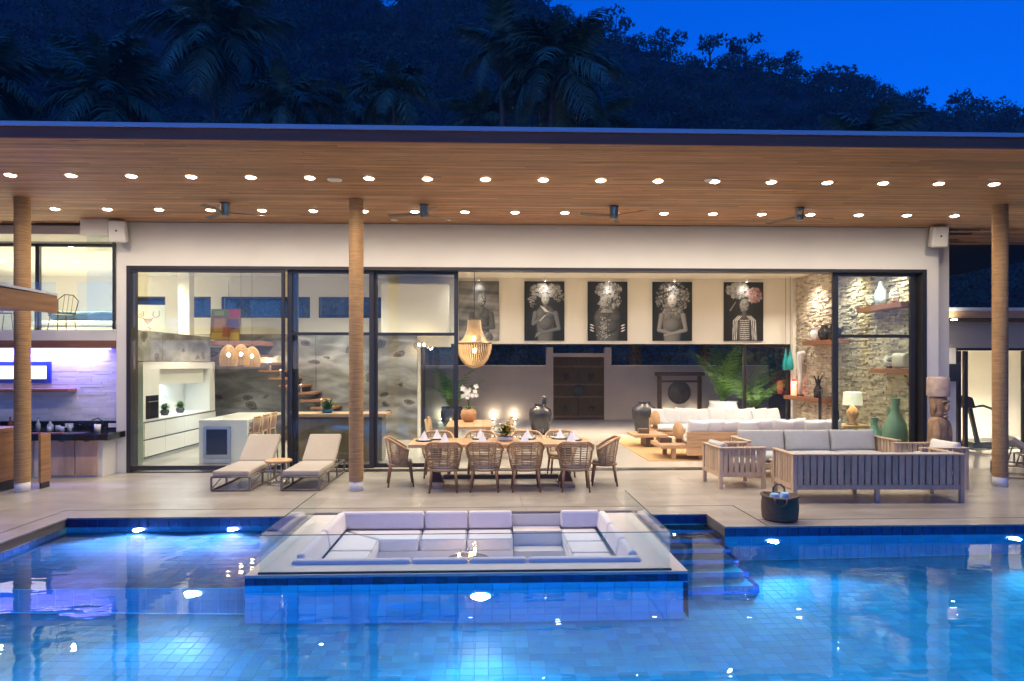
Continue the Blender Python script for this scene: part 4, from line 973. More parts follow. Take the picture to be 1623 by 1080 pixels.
# raised timber bar table by the column
t = thing('bar_table', 'tall timber waterfall bar table beside the left rope column', 'bar table', (0,0,0))
m = MB(); m.box(-11,11.35,.96,-7.98,11.95,1.04); m.build('table_top', M['barwood'], t, bev=.01)
m = MB(); m.box(-8.07,11.36,.16,-7.985,11.94,.955); m.build('end_panel', M['barwood'], t, bev=.008); m = MB(); m.box(-8.1,11.4,0,-7.99,11.9,.155); m.build('plinth', M['black'], t)
m = MB(); m.box(-7.545,11.72,.10,-7.505,11.98,.92); m.build('screen_panel', M['barwood'], t); m = MB(); m.box(-7.54,11.74,0,-7.51,11.96,.099); m.build('foot', M['black'], t)
t = thing('bar_stool', 'dark framed bar stool tucked under the tall timber bar table', 'bar stool', (-8.45,11.25,0))
for sx in (-1,1):
    for sy in (-1,1): m = MB(); m.tube([(sx*.17,sy*.17,.72),(sx*.20,sy*.20,0)], .014, 6); m.build('leg', M['walnut'], t)
m = MB(); m.box(-.2,-.2,.72,.2,.2,.77); m.build('seat', M['walnut'], t, bev=.02)
for s in (-1,1): m = MB(); m.bar((s*.185,-.185,.3),(s*.185,.185,.3),.02,.02); m.build('footrest', M['walnut'], t)
for s in (-1,1): m = MB(); m.bar((-.185,s*.185,.22),(.185,s*.185,.22),.02,.02); m.build('footrest', M['walnut'], t)
# ================================================================ INTERIOR
# ceiling lights inside
for i, x in enumerate((-9.0,-6.0,-3.2,-.9,1.2,3.3,5.4,7.6)):
    downlight(x, 15.0, 4.627, f'round light in the room ceiling, {ORD[i]} from the left in the front line', 'lights in the living room ceiling', 135, 150, lens=None, col=(1,.92,.80), lname='ceiling_light')
for i, x in enumerate((-12.0,-10.2,-8.8,-4.2)):
    downlight(x, 17.2, 4.627, f'round light in the gallery ceiling, {ORD[i]} from the left', 'lights in the gallery ceiling', 360, 150, col=(1,.90,.70), lname='ceiling_light')
for i, x in enumerate((-.1, 1.0, 2.9, 4.1, 5.6, 7.0)):
    downlight(x, 20.36, 2.685, f'tiny round light under the rear lintel, {ORD[i]} from the left', 'tiny lights under the rear lintel', 150, 165, s=.45, col=(1,.82,.60), lname='lintel_light')
for i, x in enumerate((-.5, 1.9, 4.6, 7.2)):
    downlight(x, 18.6, 4.627, f'round light in the room ceiling before the portraits, {ORD[i]} from the left', 'lights before the portrait wall', 48, 140, col=(1,.93,.82), lname='ceiling_light')
# picture spots and portraits
PNX, PNZ = 100, 149
def portrait_tones(i):
    """greys of one invented portrait print, on a grid of points"""
    X, Z = np.meshgrid(np.linspace(-.585,.585,PNX+1), np.linspace(.005,1.745,PNZ+1)); rg = np.random.default_rng(70+i)
    A = np.full(X.shape, .010)+.012*np.exp(-(X**2)/.2-((Z-1.0)**2)/.6); T = np.zeros(X.shape)
    def put(m, val, t=0.0):
        nonlocal A, T
        A = A*(1-m)+val*m; T = T*(1-m)+t*m
    def ellp(cx, cz, rx, rz, base, rot=0, k=9, t=0.0, flat=0):
        c, s = cos(rot), sin(rot); a = ((X-cx)*c+(Z-cz)*s)/rx; b_ = (-(X-cx)*s+(Z-cz)*c)/rz; d = np.sqrt(a*a+b_*b_)
        nz = np.sqrt(np.clip(1-d*d, 0, 1)); put(np.clip((1-d)*k, 0, 1), base*(flat+(1-flat)*np.clip(.25+.75*nz-.35*a+.25*b_, .05, 1.6)), t)
    def limb(pts, ws, base):
        for (a, b_), (c, d), w0_, w1_ in zip(pts, pts[1:], ws, ws[1:]):
            vx, vz = c-a, d-b_; l2 = vx*vx+vz*vz; t = np.clip(((X-a)*vx+(Z-b_)*vz)/l2, 0, 1); r_ = w0_+(w1_-w0_)*t
            px, pz = X-a-t*vx, Z-b_-t*vz; q = np.sqrt(px*px+pz*pz)/r_; nz = np.sqrt(np.clip(1-q*q, 0, 1))
            put(np.clip((1-q)*6, 0, 1), base*np.clip(.2+.9*nz-.35*px/r_+.2*pz/r_, .05, 1.7))
    def blooms(cx, cz, rx, rz, n, lo, hi, s0=.025, s1=.07, hole=None, t=0.0):
        for _ in range(n):
            a = rg.uniform(0, 2*pi); q = rg.random()**.5; px, pz = cx+rx*q*cos(a), cz+rz*q*sin(a)
            if hole and ((px-hole[0])/hole[2])**2+((pz-hole[1])/hole[3])**2 < 1: continue
            s = rg.uniform(s0, s1); dx, dz = X-px, Z-pz; d = np.hypot(dx, dz)/s
            if d.min() > 1: continue
            th = np.arctan2(dz, dx); rr_ = d/(.78+.22*np.cos(5*th+rg.uniform(0,6))); v = rg.uniform(lo, hi)
            put(np.clip((1-rr_)*5, 0, 1), v*(.35+.65*np.clip(rr_, 0, 1))*(1-.35*(rr_ > .85)), t if rg.random() < .6 else 0)
    bx, sh, zt = [.08,.03,.0,0,.02][i], [.28,.31,.44,.34,.24][i], [.92,.95,.84,.90,.78][i]; hz_ = zt+.28; sk = [.10,.11,.085,.16,.09][i]
    if i == 0:
        n_ = sum(np.sin(X*f*2.1+Z*f*4.7+p)*np.sin(Z*f*7-X*f+p*2)/q for q, (f, p) in enumerate(((1.1,.3),(2.3,1.7),(4.1,4.0),(7.9,2.2)), 1)); A = np.clip(.20+.10*n_, .03, .5)*np.clip(1.1-.5*(Z > 1.35), 0, 1)
    limb([(bx,.05),(bx,zt-.18)], (sh*.80,sh*.98), sk); ellp(bx-sh*.42, zt-.16, sh*.5, .16, sk*1.25); ellp(bx+sh*.42, zt-.16, sh*.5, .16, sk*1.0)
    ellp(bx, zt-.42, sh*.75, .22, sk*1.1); limb([(bx,zt-.06),(bx,zt+.16)], (.085,.068), sk*1.05)
    if i == 0:
        limb([(bx-.28,zt-.14),(bx-.33,.46),(bx+.06,.42)], (.085,.065,.05), .07); limb([(bx+.28,zt-.14),(bx+.34,.40),(bx-.12,.34)], (.085,.065,.05), .09)
        ellp(bx, hz_, .145, .20, .14); ellp(bx-.03, hz_-.04, .11, .15, .2)
        for _ in range(60): ellp(bx+rg.normal()*.06, hz_+rg.normal()*.08, .010, .008, rg.uniform(.3,.75), flat=.8)
        ellp(bx, .1, .36, .2, .2)
        for _ in range(22): limb([(bx+rg.uniform(-.3,.3),.02),(bx+rg.uniform(-.3,.3),.24)], (.012,.006), rg.uniform(.1,.35))
    elif i == 1:
        limb([(bx-.30,zt-.14),(bx-.36,.50),(bx+.10,.78)], (.08,.06,.042), .14); limb([(bx+.30,zt-.14),(bx+.40,.36),(bx-.15,.22)], (.08,.06,.042), .13)
        ellp(bx, hz_, .125, .18, .42)
        blooms(bx, hz_+.27, .46, .19, 150, .15, .65); ellp(bx, hz_, .125, .18, .42); ellp(bx-.045, hz_+.03, .028, .010, .08); ellp(bx+.045, hz_+.03, .028, .010, .08); ellp(bx, hz_-.09, .035, .013, .12); blooms(bx+.40, hz_+.06, .17, .14, 50, .15, .5, .015, .04); blooms(bx-.38, hz_, .12, .25, 60, .15, .6, .015, .04)
        for k in range(6): limb([(bx-.15+.02*k,zt+.08-.01*k),(bx+.02*k,zt-.10)], (.008,.008), .6)
        for k in range(5): ellp(bx-.14+k*.03, .60+k*.035, .05, .012, .6, .55); limb([(bx+.06+.03*k,.80+.01*k),(bx+.12+.035*k,.86-.02*k)], (.014,.010), .2); limb([(bx-.15-.02*k,.24-.02*k),(bx-.27-.01*k,.22-.03*k)], (.014,.009), .2)
    elif i == 2:
        ellp(bx-.04, hz_+.02, .20, .27, .16); ellp(bx-.12, hz_, .12, .21, .34); limb([(bx-.22,hz_+.05),(bx-.27,hz_-.03),(bx-.22,hz_-.05)], (.02,.028,.02), .3); ellp(bx-.20, hz_-.12, .05, .022, .2)
        ellp(bx-.15, hz_+.05, .035, .014, .04)
        for _ in range(110): ellp(bx-.04+rg.uniform(-.2,.17), hz_+rg.uniform(-.22,.22), .009, .007, rg.uniform(.4,.85), flat=.8)
        blooms(bx+.02, hz_+.38, .38, .22, 150, .12, .6); blooms(bx+.29, hz_+.2, .13, .34, 80, .1, .55, .014, .04)
        for k in range(6): ellp(bx-.01, zt+.08-.018*k, .16+.025*k, .016, .05 if k % 2 else .5)
        for _ in range(130): ellp(bx-.10+rg.normal()*.09, .38+rg.uniform(-.34,.32), .018, .013, rg.uniform(.2,.7))
        for s in (-1,1):
            for k in range(3): ellp(bx+s*.46, .46-.08*k, .075, .022, .75, s*.4)
        ellp(bx+.18, hz_-.1, .06, .11, .35)
    elif i == 3:
        limb([(bx-.32,zt-.14),(bx-.40,.32),(bx+.05,.20)], (.085,.065,.045), .22); limb([(bx+.32,zt-.14),(bx+.40,.32),(bx-.22,.16)], (.085,.065,.045), .25)
        blooms(bx, hz_+.1, .50, .52, 520, .05, .5, .016, .045, hole=(bx,hz_,.14,.19)); ellp(bx, hz_, .155, .215, .55)
        for s in (-1,1): ellp(bx+s*.06, hz_+.045, .032, .011, .10); ellp(bx+s*.06, hz_+.085, .042, .009, .25)
        ellp(bx, hz_-.10, .04, .015, .22); limb([(bx,hz_+.05),(bx,hz_-.03)], (.010,.022), .62); blooms(bx, zt-.02, .22, .07, 40, .1, .5, .015, .035)
    else:
        limb([(bx-.14,zt-.08),(bx-.26,zt-.2),(bx-.28,.02)], (.09,.085,.07), .10); limb([(bx+.14,zt-.08),(bx+.29,zt-.2),(bx+.34,.02)], (.09,.085,.07), .08)
        for k in range(10): limb([(bx-.13,zt-.16-.06*k),(bx-.0,zt-.18-.06*k),(bx+.14,zt-.16-.06*k)], (.009,.011,.009), .6)
        for s in (-1,1):
            for q in (0,.055,.11): limb([(bx+s*(.08+q),zt-.04),(bx+s*(.22+q),zt-.18),(bx+s*(.24+q),.04)], (.012,.012,.010), .65)
        ellp(bx, hz_, .15, .21, .26)
        for s in (-1,1): ellp(bx+s*.055, hz_+.04, .03, .012, .04)
        ellp(bx, hz_-.1, .045, .018, .12); limb([(bx,hz_+.05),(bx,hz_-.04)], (.01,.022), .22)
        for k in range(9): ellp(bx+rg.uniform(-.1,.1), hz_+.16-.04*k, .05, .007, .55, rg.uniform(-.5,.5))
        blooms(bx-.2, hz_+.44, .34, .22, 170, .2, .65); blooms(bx+.3, hz_+.30, .22, .2, 110, .3, .75, t=1.0); limb([(bx-.26,hz_+.1),(bx-.42,hz_-.15)], (.012,.03), .2)
    A = np.clip(A*rg.normal(1, .05, A.shape), .004, .9)
    return np.stack([A*1.03, A*(1-.55*T), A*(.96-.45*T)], 2)
def portrait(i, x, label):
    t = thing('portrait_canvas', label, 'picture', (x, 20.1, 2.78), group='black and white portraits on the upper rear wall')
    m = MB(); m.box(-.59,-.045,0,.59,-.001,1.75); m.build('canvas', M['canvas'], t)
    tn = portrait_tones(i); xs_, zs_ = np.linspace(-.585,.585,PNX+1), np.linspace(.005,1.745,PNZ+1)
    vs_ = [(a, -.0462, b_) for b_ in zs_ for a in xs_]; N_ = PNX+1
    fs = [(j*N_+k, j*N_+k+1, (j+1)*N_+k+1, (j+1)*N_+k) for j in range(PNZ) for k in range(PNX)]
    me = bpy.data.meshes.new('portrait_print'); me.from_pydata(vs_, [], fs)
    at = me.attributes.new('Col', 'FLOAT_COLOR', 'POINT'); at.data.foreach_set('color', np.concatenate([tn.reshape(-1,3), np.ones((len(vs_),1))], 1).ravel().astype(np.float32))
    me.materials.append(M['print']); link('portrait_print', me, t)
    s = thing('picture_spot', f'small ceiling spot lighting the {ORD[i]} portrait from the left', 'spotlight', (x, 19.80, 4.62), group='spots above the portraits')
    q = MB(); q.cyl((0,0,-.005),(0,.03,-.11),.035,n=12); q.cyl((0,0,.008),(0,0,-.02),.015,n=8); q.build('housing', M['white'], s); q = MB(); q.cyl((0,.029,-.111),(0,.0295,-.113),.028,n=12); q.build('lens', M['lens'], s)
    light('SPOT', (0,.04,-.14), 7, (1,.92,.80), s, (0,.20,-.26), .03, 85, 1)
for i, (x, lb) in enumerate(((-.28,'black and white portrait of a bowed figure on a pale background, behind the bead chandelier'),(1.65,'black and white portrait of a figure in a wide flower headdress, hand on chest'),(3.52,'black and white portrait of a figure in profile with painted face and beads'),
                             (5.45,'black and white portrait of a pale-faced figure framed by a mane of flowers'),(7.59,'portrait of a figure with white body stripes and pink-touched flowers'))): portrait(i, x, lb)

# pendants over the kitchen island
def pendant(label):
    t = thing('woven_pendant', label, 'pendant lamp', (-5.85,15.6,2.06), group='woven pendants over the kitchen island')
    m = MB()
    prof = [(.17,0),(.185,.10),(.18,.22),(.15,.33),(.10,.41),(.05,.45),(.02,.46)]
    for q in range(26):
        f = q/25*6; k = min(int(f),5); u = f-k; r_ = prof[k][0]*(1-u)+prof[k+1][0]*u; z_ = prof[k][1]*(1-u)+prof[k+1][1]*u
        m.tube([(r_*(1+.03*(-1)**(j+q))*cos(2*pi*j/24), r_*(1+.03*(-1)**(j+q))*sin(2*pi*j/24), z_) for j in range(24)], .0065, 4, closed=True)
    for j in range(16): m.tube([(r_*cos(2*pi*j/16), r_*sin(2*pi*j/16), z_) for r_, z_ in prof], .005, 4, caps=False)
    m.build('woven_shade', M['weave'], t, kind='stuff', fix=False)
    m = MB(); m.tube([(0,0,.46),(0,0,2.57)], .004, 5); m.build('cord', M['black'], t)
    m = MB(); m.ell((0,0,.24),(.035,.035,.045),10,8); m.build('bulb', M['bulb'], t); light('POINT', (0,0,.24), 1.6, (1,.72,.42), t, size=.05)
    return t
p0_ = pendant('woven dome pendant lamp over the island, nearest the pool'); p0_.location = (-5.76,15.35,2.06)
dup(p0_, (-5.63,15.75,2.08), 0, 'woven dome pendant lamp over the middle of the island'); dup(p0_, (-5.52,16.15,2.04), 0, 'woven dome pendant lamp over the island, nearest the stairs')
m = MB(); m.box(-5.9,15.1,4.58,-5.3,16.4,4.628); tag(m.build('ceiling_rose', M['white']), 'white ceiling plate holding the pendant cords', 'ceiling plate')
# bead chandelier
t = thing('bead_chandelier', 'large beaded chandelier with waisted top and round basket, above the outdoor dining table', 'chandelier', (-.30,14.6,2.02))
m = MB()
nb = 44
def strand(prof):
    for k in range(nb):
        a = 2*pi*k/nb
        m.tube([(r_*cos(a), r_*sin(a), z_) for r_, z_ in prof], [.0085+.003*(j % 2) for j in range(len(prof))], 4, caps=False)
strand([(.13,1.02),(.135,.93),(.15,.82),(.18,.72),(.23,.62),(.30,.54)]); m.build('upper_strands', M['bead'], t, kind='stuff', fix=False); m = MB()
strand([(.365,.50),(.36,.42),(.335,.30),(.28,.17),(.20,.07),(.10,.02),(.02,0)]); m.build('basket_strands', M['bead'], t, kind='stuff', fix=False)
for r_, z_, n_ in ((.13,1.03,'top_ring'),(.365,.515,'wide_ring')):
    m = MB(); m.tube([(r_*cos(2*pi*k/36),r_*sin(2*pi*k/36),z_) for k in range(36)], .014, 6, closed=True); m.build(n_, M['walnut'], t)
m = MB(); m.tube([(0,0,1.0),(0,0,2.6)], .008, 6); m.build('cord', M['black'], t)
m = MB(); m.bar((-.13,0,1.03),(.13,0,1.03),.012,.012); m.build('cross_bar', M['walnut'], t)
for z_ in (.62,.36): m = MB(); m.ell((0,0,z_),(.035,.035,.05),10,8); m.build('bulb', M['bulb'], t)
light('POINT', (0,0,.5), 4, (1,.70,.38), t, size=.06)

# kitchen
t = thing('kitchen_run', 'white handleless kitchen cabinets with a lit recess, below the stone edge of the mezzanine', 'kitchen cabinets', (0,0,0))
m = MB(); m.box(-7.95,14.62,0,-7.30,18.4,.10); m.build('toe_kick', M['greyfab'], t)
m = MB(); m.prism([(14.62,.10),(18.4,.10),(18.4,2.15),(14.62,2.15),(14.62,1.95),(15.35,1.95),(15.35,1.98),(18.05,1.98),(18.05,.88),(14.62,.88)], 'x', -7.95, -7.26); m.build('carcass', M['cab'], t)
m = MB(); m.box(-7.95,14.62,.881,-7.26,15.34,1.949); m.build('tall_unit', M['cab'], t)
for z0, z1 in ((.13,.47),(.50,.84)):
    for k in range(4):
        y0 = 14.64+k*.94; m = MB(); m.box(-7.258,y0,z0,-7.238,y0+.93,z1); m.build('drawer_front', M['cab'], t, bev=.003)
for z_ in (.10,.472,.842): m = MB(); m.box(-7.259,14.63,z_,-7.2575,18.39,z_+.028); m.build('gap_shade_strip', M['black'], t)  # black strips paint in the shade between the drawer fronts
m = MB(); m.box(-7.95,15.35,.881,-7.27,18.05,.90); m.build('worktop', M['white'], t)
m = MB(); m.box(-7.94,15.36,.902,-7.90,18.04,1.97); m.build('recess_back', M['cab'], t)
m = MB(); m.box(-7.72,15.4,1.62,-7.40,18.0,1.97); m.build('wall_unit', M['cab'], t)
m = MB(); m.box(-7.70,15.45,1.605,-7.66,17.95,1.617); m.build('light_strip', M['ledw'], t)
light('AREA', (-7.62,16.7,1.60), 13, (.78,.92,1), t, (-.2,0,-1), size=(.05,2.4))
t2 = thing('built_in_oven', 'black built-in oven in the white kitchen cabinets', 'oven', (-7.258,15.0,.92))
m = MB(); m.box(-.02,-.27,0,.012,.27,.50); m.build('oven_body', M['granite'], t2, bev=.004); m = MB(); m.box(.013,-.24,.05,.018,.24,.34); m.build('oven_door', M['granite'], t2); m = MB(); m.bar((.04,-.22,.37),(.04,.22,.37),.016,.016); m.build('handle', M['steel'], t2)
for i, y in enumerate((16.2,17.0)):
    t2 = bouquet('herb_pot', ['small green herb pot on the lit kitchen worktop, nearer the oven','small green herb pot on the lit kitchen worktop, farther from the oven'][i], 'potted plant', (-7.55,y,.902), .17, .26, 0, M['jar'], [M['petal']], 70, i+3); t2['group'] = 'herb pots on the kitchen worktop'
m = MB(); m.box(-7.30,13.72,0,-7.24,14.58,2.14); o = m.build('frosted_door', M['frost']); tag(o, 'pale green frosted glass door left of the kitchen cabinets', 'glass door')
t = thing('kitchen_island', 'white kitchen island with a wine cooler in its end, behind the fixed pane', 'kitchen island', (0,0,0))
m = MB(); m.prism([(14.52,0),(14.62,0),(14.62,.86),(16.85,.86),(16.85,.92),(14.52,.92)], 'x', -6.06, -5.06); m.build('worktop_and_end', M['cab'], t)
m = MB(); m.box(-6.04,14.63,.02,-5.45,16.8,.855); m.build('carcass', M['cab'], t)
t = thing('wine_cooler', 'steel framed wine cooler with dark glass door in the island end', 'wine cooler', (-5.68,14.515,.0))
m = MB(); m.prism([(-.28,.13),(.28,.13),(.28,.79),(-.28,.79)], 'y', -.03, -.002); m.build('door_frame', M['steel'], t, bev=.006)
m = MB(); m.box(-.215,-.036,.20,.215,-.031,.73); m.build('door_glass', M['darkglass'], t); m = MB(); m.box(-.28,-.025,.03,.28,-.002,.12); m.build('vent', M['steel'], t); m = MB(); m.bar((-.26,-.055,.765),(.26,-.055,.765),.02,.02); m.build('handle', M['steel'], t)
def wood_chair(label, H=.95, sh=.62, nm='counter_stool', cat='stool', grp='timber stools at the kitchen island'):
    t = thing(nm, label, cat, (0,0,0), group=grp)
    m = MB(); m.box(-.21,-.2,sh-.04,.21,.2,sh); m.build('seat', M['teak'], t, bev=.015)
    for sx in (-1,1):
        m = MB(); m.tube([(sx*.19,.18,sh-.04),(sx*.21,.2,0)], [.02,.014], 6); m.build('leg', M['teak'], t)
        m = MB(); m.tube([(sx*.21,-.22,0),(sx*.19,-.18,sh),(sx*.2,-.22,H)], [.014,.02,.016], 6); m.build('leg', M['teak'], t)
    m = MB(); m.tube([(-.2,-.22,H),(-.1,-.25,H+.01),(.1,-.25,H+.01),(.2,-.22,H)], .022, 6); m.build('top_rail', M['teak'], t)
    for k in range(5): m = MB(); m.tube([(-.14+k*.07,-.19,sh),(-.15+k*.075,-.24,H)], .010, 5); m.build('spindle', M['teak'], t)
    for s in (-1,1): m = MB(); m.bar((s*.2,-.2,.2),(s*.2,.19,.2),.02,.02); m.build('stretcher', M['teak'], t)
    return t
k0 = wood_chair('timber stool at the long side of the kitchen island, nearest the pool'); k0.location = (-5.22,14.98,0); k0.rotation_euler = (0,0,R(90))
dup(k0, (-5.22,15.55,0), 90, 'timber stool at the middle of the long side of the kitchen island'); dup(k0, (-5.22,16.12,0), 90, 'timber stool at the long side of the kitchen island, nearest the stairs')
# stairs
t = thing('floating_stairs', 'floating red timber stair treads fixed to the stone wall', 'stairs', (0,0,0))
for k in range(12):
    z_ = 2.33-k*.195; x = -6.55+k*.268; m = MB(); m.box(x,18.08,z_-.06,x+.62,18.995,z_); m.build('tread', M['redwood'], t, bev=.004)
for i, k in enumerate((2,3,5,7)):
    z_ = 2.33-k*.195; x = -6.55+k*.268+.25; c = thing('stair_candle', f'slim pale candle on the floating stairs, {ORD[i]} from the top', 'candle', (x,18.25,z_), group='candles on the floating stairs')
    m = MB(); m.lathe([(.001,0),(.04,0),(.03,.02),(.022,.03),(.022,.16),(.03,.17),(.001,.17)], n=10); m.build('candle_body', M['ceramic'], c); m = MB(); m.ell((0,0,.185),(.01,.01,.018),6,5); m.build('flame', M['flame'], c)
t = thing('stair_wall_lamp', 'small bright wall lamp on the stone wall above the stairs', 'wall lamp', (-6.05,18.95,2.18))
m = MB(); m.ell((0,-.03,0),(.035,.035,.05),10,8); m.build('bulb', M['bulb'], t); m = MB(); m.cyl((0,.045,0),(0,.0,0),.04,n=12); m.build('base', M['steel'], t); light('POINT', (0,-.1,0), 9, (1,.8,.5), t, size=.04)
# sideboard behind the second door panel
t = thing('bar_sideboard', 'dark olive timber bar sideboard behind the sliding glass, left of the middle column', 'sideboard', (0,0,0))
m = MB(); m.box(-4.15,14.45,.98,-2.15,15.15,1.05); m.build('top', M['teakx'], t, bev=.006); m = MB(); m.box(-4.05,14.52,.05,-2.25,15.08,.979); m.build('body', pm('olive_timber', (.13,.09,.035), .3, var=.3, scale=3, stretch=(.5,4,4), coat=.3), t)
for k in range(3): m = MB(); m.box(-4.03+k*.595,14.505,.10,-4.03+(k+1)*.595-.012,14.518,.95); o = m.build('cabinet_door', pm('olive_timber_door', (.14,.10,.04), .3, var=.3, scale=3, stretch=(3,3,.5), coat=.3), t, bev=.003)
bouquet('fruit_bowl', 'blue bowl of green and orange flowers on the dark bar sideboard', 'flowers', (-3.45,14.75,1.05), .22, .16, 16, M['blue'], [M['yellow'],M['brightleaf'],M['petal']], 60, 8)
# gallery art leaning on the mezzanine
t = thing('leaning_painting', 'pale canvas with red line drawing leaning on the mezzanine', 'painting', (-8.05,16.4,2.75), 0); t.rotation_euler = (R(-8),0,R(6))
m = MB(); m.box(-.38,0,0,.38,.03,.76); m.build('canvas', pm('pale_canvas', (.66,.68,.56), .7), t)
m = MB(); lay = -.001
def stroke(pts, r_=.006, c=(.45,.05,.03)):
    m.tube([(a,-.004,b_) for a, b_ in pts], r_, 4, col=c)
stroke([(-.24,.62),(-.25,.5),(-.17,.44),(-.10,.50),(-.12,.60)]); stroke([(.12,.60),(.10,.5),(.17,.44),(.25,.5),(.24,.62)]); stroke([(-.12,.44),(0,.36),(.12,.44)]); stroke([(-.08,.38),(0,.30),(.08,.38),(.03,.42),(-.05,.40)]); stroke([(-.05,.16),(.02,.12),(.08,.18),(.0,.22)]); stroke([(-.14,.5),(-.2,.52),(-.14,.55)])
m.build('line_drawing', M['paint'], t, kind='stuff', fix=False)
m = MB(); m.M = Matrix.Translation((-7.62,16.55,2.75)) @ Matrix.Rotation(R(-8), 4, 'X'); m.box(-.2,0,0,.2,.03,.46); tag(m.build('blank_canvas', M['ceramic']), 'small blank pale canvas leaning beside the red line drawing', 'painting')
t = thing('leaning_painting', 'dark colour-block canvas in green, red and orange leaning at the stair head', 'painting', (-7.05,18.5,2.72)); t.rotation_euler = (R(-6),0,R(-4))
m = MB(); m.box(-.40,0,0,.40,.03,.86); m.build('canvas', pm('dark_canvas', (.16,.09,.03), .6, var=.4, scale=4), t)
rr = random.Random(4)
for j, (x0, z0, x1, z1, c) in enumerate(((-.38,.66,.1,.84,(.10,.14,.02)),(.08,.62,.38,.84,(.30,.02,.05)),(-.36,.02,.38,.22,(.30,.20,.03)),(-.3,.25,.0,.60,(.30,.14,.05)),(.05,.3,.36,.58,(.07,.03,.12)),(-.3,.68,-.05,.8,(.20,.22,.05)),(-.06,.1,.16,.4,(.22,.05,.02)))):
    q = MB(); q.box(x0,-.002-.0008*j,z0,x1,-.0004-.0008*j,z1,col=c); q.build('colour_block', M['paint'], t)
# bed and chairs upstairs
t = thing('daybed', 'low cream daybed with dark teal cushions on the upper floor', 'daybed', (-9.7,17.3,2.75))
m = MB(); m.box(-1.1,-.9,0,1.1,.9,.22); m.build('base', M['bedcov'], t, bev=.03); m = MB(); m.cushion(-1.05,-.85,.222,1.05,.85,.38,puff=.2,thin=2); m.build('mattress', M['bedcov'], t)
for k, (x, y, a) in enumerate(((-.55,-.2,.4),(.0,-.1,.2),(.45,-.25,-.2))): m = MB(); m.M = Matrix.Translation((x,y,.38)) @ Matrix.Rotation(a, 4, 'Z'); m.cushion(-.4,-.3,0,.4,.3,.26,puff=.7,thin=2,seed=k); m.build('cushion', M['darkfab'], t)
m = MB(); m.box(1.12,-.9,0,1.25,.9,.75); m.build('headboard', M['bedcov'], t, bev=.03)
def wire_chair(label):
    t = thing('wire_chair', label, 'chair', (0,0,0), group='dark wire chairs on the upper balcony')
    m = MB(); m.box(-.22,-.2,.42,.22,.2,.45); m.build('seat', M['black'], t)
    for sx in (-1,1):
        for sy in (-1,1): m = MB(); m.tube([(sx*.18,sy*.16,.42),(sx*.22,sy*.22,0)], .010, 5); m.build('leg', M['black'], t)
    m = MB(); m.tube([(-.2,-.2,.44),(-.24,-.27,.75),(-.1,-.3,.88),(.1,-.3,.88),(.24,-.27,.75),(.2,-.2,.44)], .012, 6); m.build('back_frame', M['black'], t)
    for k in range(3): m = MB(); m.tube([(-.1+.1*k,-.2,.44),(-.1+.1*k,-.3,.87)], .006, 5); m.build('back_wire', M['black'], t)
    return t
wc = wire_chair('dark wire chair on the upper balcony, facing the glass corner'); wc.scale = (.82,.82,.82); wc.location = (-8.55,14.0,2.75); wc.rotation_euler = (0,0,R(60))
dup(wc, (-9.65,14.05,2.75), -80, 'dark wire chair on the upper balcony, beside the left rope column', scale=.82)
t = thing('balcony_table', 'small dark round table between the upper balcony chairs', 'table', (-9.1,14.05,2.75))
m = MB(); m.lathe([(.001,.50),(.26,.50),(.26,.52),(.001,.52)], n=20); m.build('table_top', M['black'], t); m = MB(); m.lathe([(.15,0),(.02,.02),(.02,.50)], n=10); m.build('pedestal', M['black'], t)

# indoor dining table, orchid
t = thing('indoor_table', 'pale timber dining table indoors below the chandelier', 'table', (-.43,15.6,0))
for k in range(5): m = MB(); m.box(-.5+k*.2+.002,-.9,.70,-.5+(k+1)*.2-.002,.9,.75); m.build('plank', M['teak'], t, bev=.004)
for sx in (-1,1):
    for sy in (-1,1): m = MB(); m.cb((sx*.42,sy*.8,.35),(.09,.09,.70)); m.build('leg', M['teak'], t)
k1 = wood_chair('timber chair at the indoor table, left side nearer the pool', .84, .45, 'indoor_chair', 'chair', 'timber chairs at the indoor table'); k1.location = (-1.15,15.2,0); k1.rotation_euler = (0,0,R(-90))
dup(k1, (-1.15,16.0,0), -90, 'timber chair at the indoor table, left side farther from the pool'); dup(k1, (.32,15.2,0), 90, 'timber chair at the indoor table, right side nearer the pool'); dup(k1, (.32,16.0,0), 90, 'timber chair at the indoor table, right side farther from the pool')
t = thing('orchid_pot', 'white orchid in a round turned timber pot on the indoor table', 'orchid', (-.46,15.9,.751))
m = MB(); m.lathe([(.001,0),(.10,0),(.17,.09),(.19,.17),(.17,.26),(.11,.31),(.09,.30),(.001,.27)], n=22); m.build('pot', M['terracotta'], t)
rr = random.Random(2)
lf = MB()
for q in range(9):
    a = rr.uniform(0,2*pi); d = V((cos(a),sin(a),0)); s = V((-sin(a),cos(a),0))*.03
    lf.add([V((0,0,.28)), V((0,0,.36))+d*.1+s, V((0,0,.34))+d*.22, V((0,0,.36))+d*.1-s], [(0,1,2,3)])
lf.build('leaves', M['brightleaf'], t, kind='stuff', fix=False)
for q in range(3):
    a = q*2.1+.4; pts = [V((0,0,.3)),V((.03*cos(a),.03*sin(a),.55)),V((.08*cos(a),.08*sin(a),.78)),V((.2*cos(a),.2*sin(a),.80))]
    m = MB(); m.tube(pts, .006, 5); m.build('stem', M['leaf'], t)
    for j in range(7):
        u = j/6; c = pts[2]*(1-u)+pts[3]*u+V((rr.uniform(-.05,.05),rr.uniform(-.05,.05),rr.uniform(-.22,.04)))
        m = MB()
        for k in range(5):
            th = k*2*pi/5+rr.random(); p = V((cos(th),-.3,sin(th)))*.06; s = V((-sin(th),0,cos(th)))*.03
            m.add([c, c+p*.55+s, c+p, c+p*.55-s], [(0,1,2,3)])
        m.build('flower', M['petal'], t, fix=False)

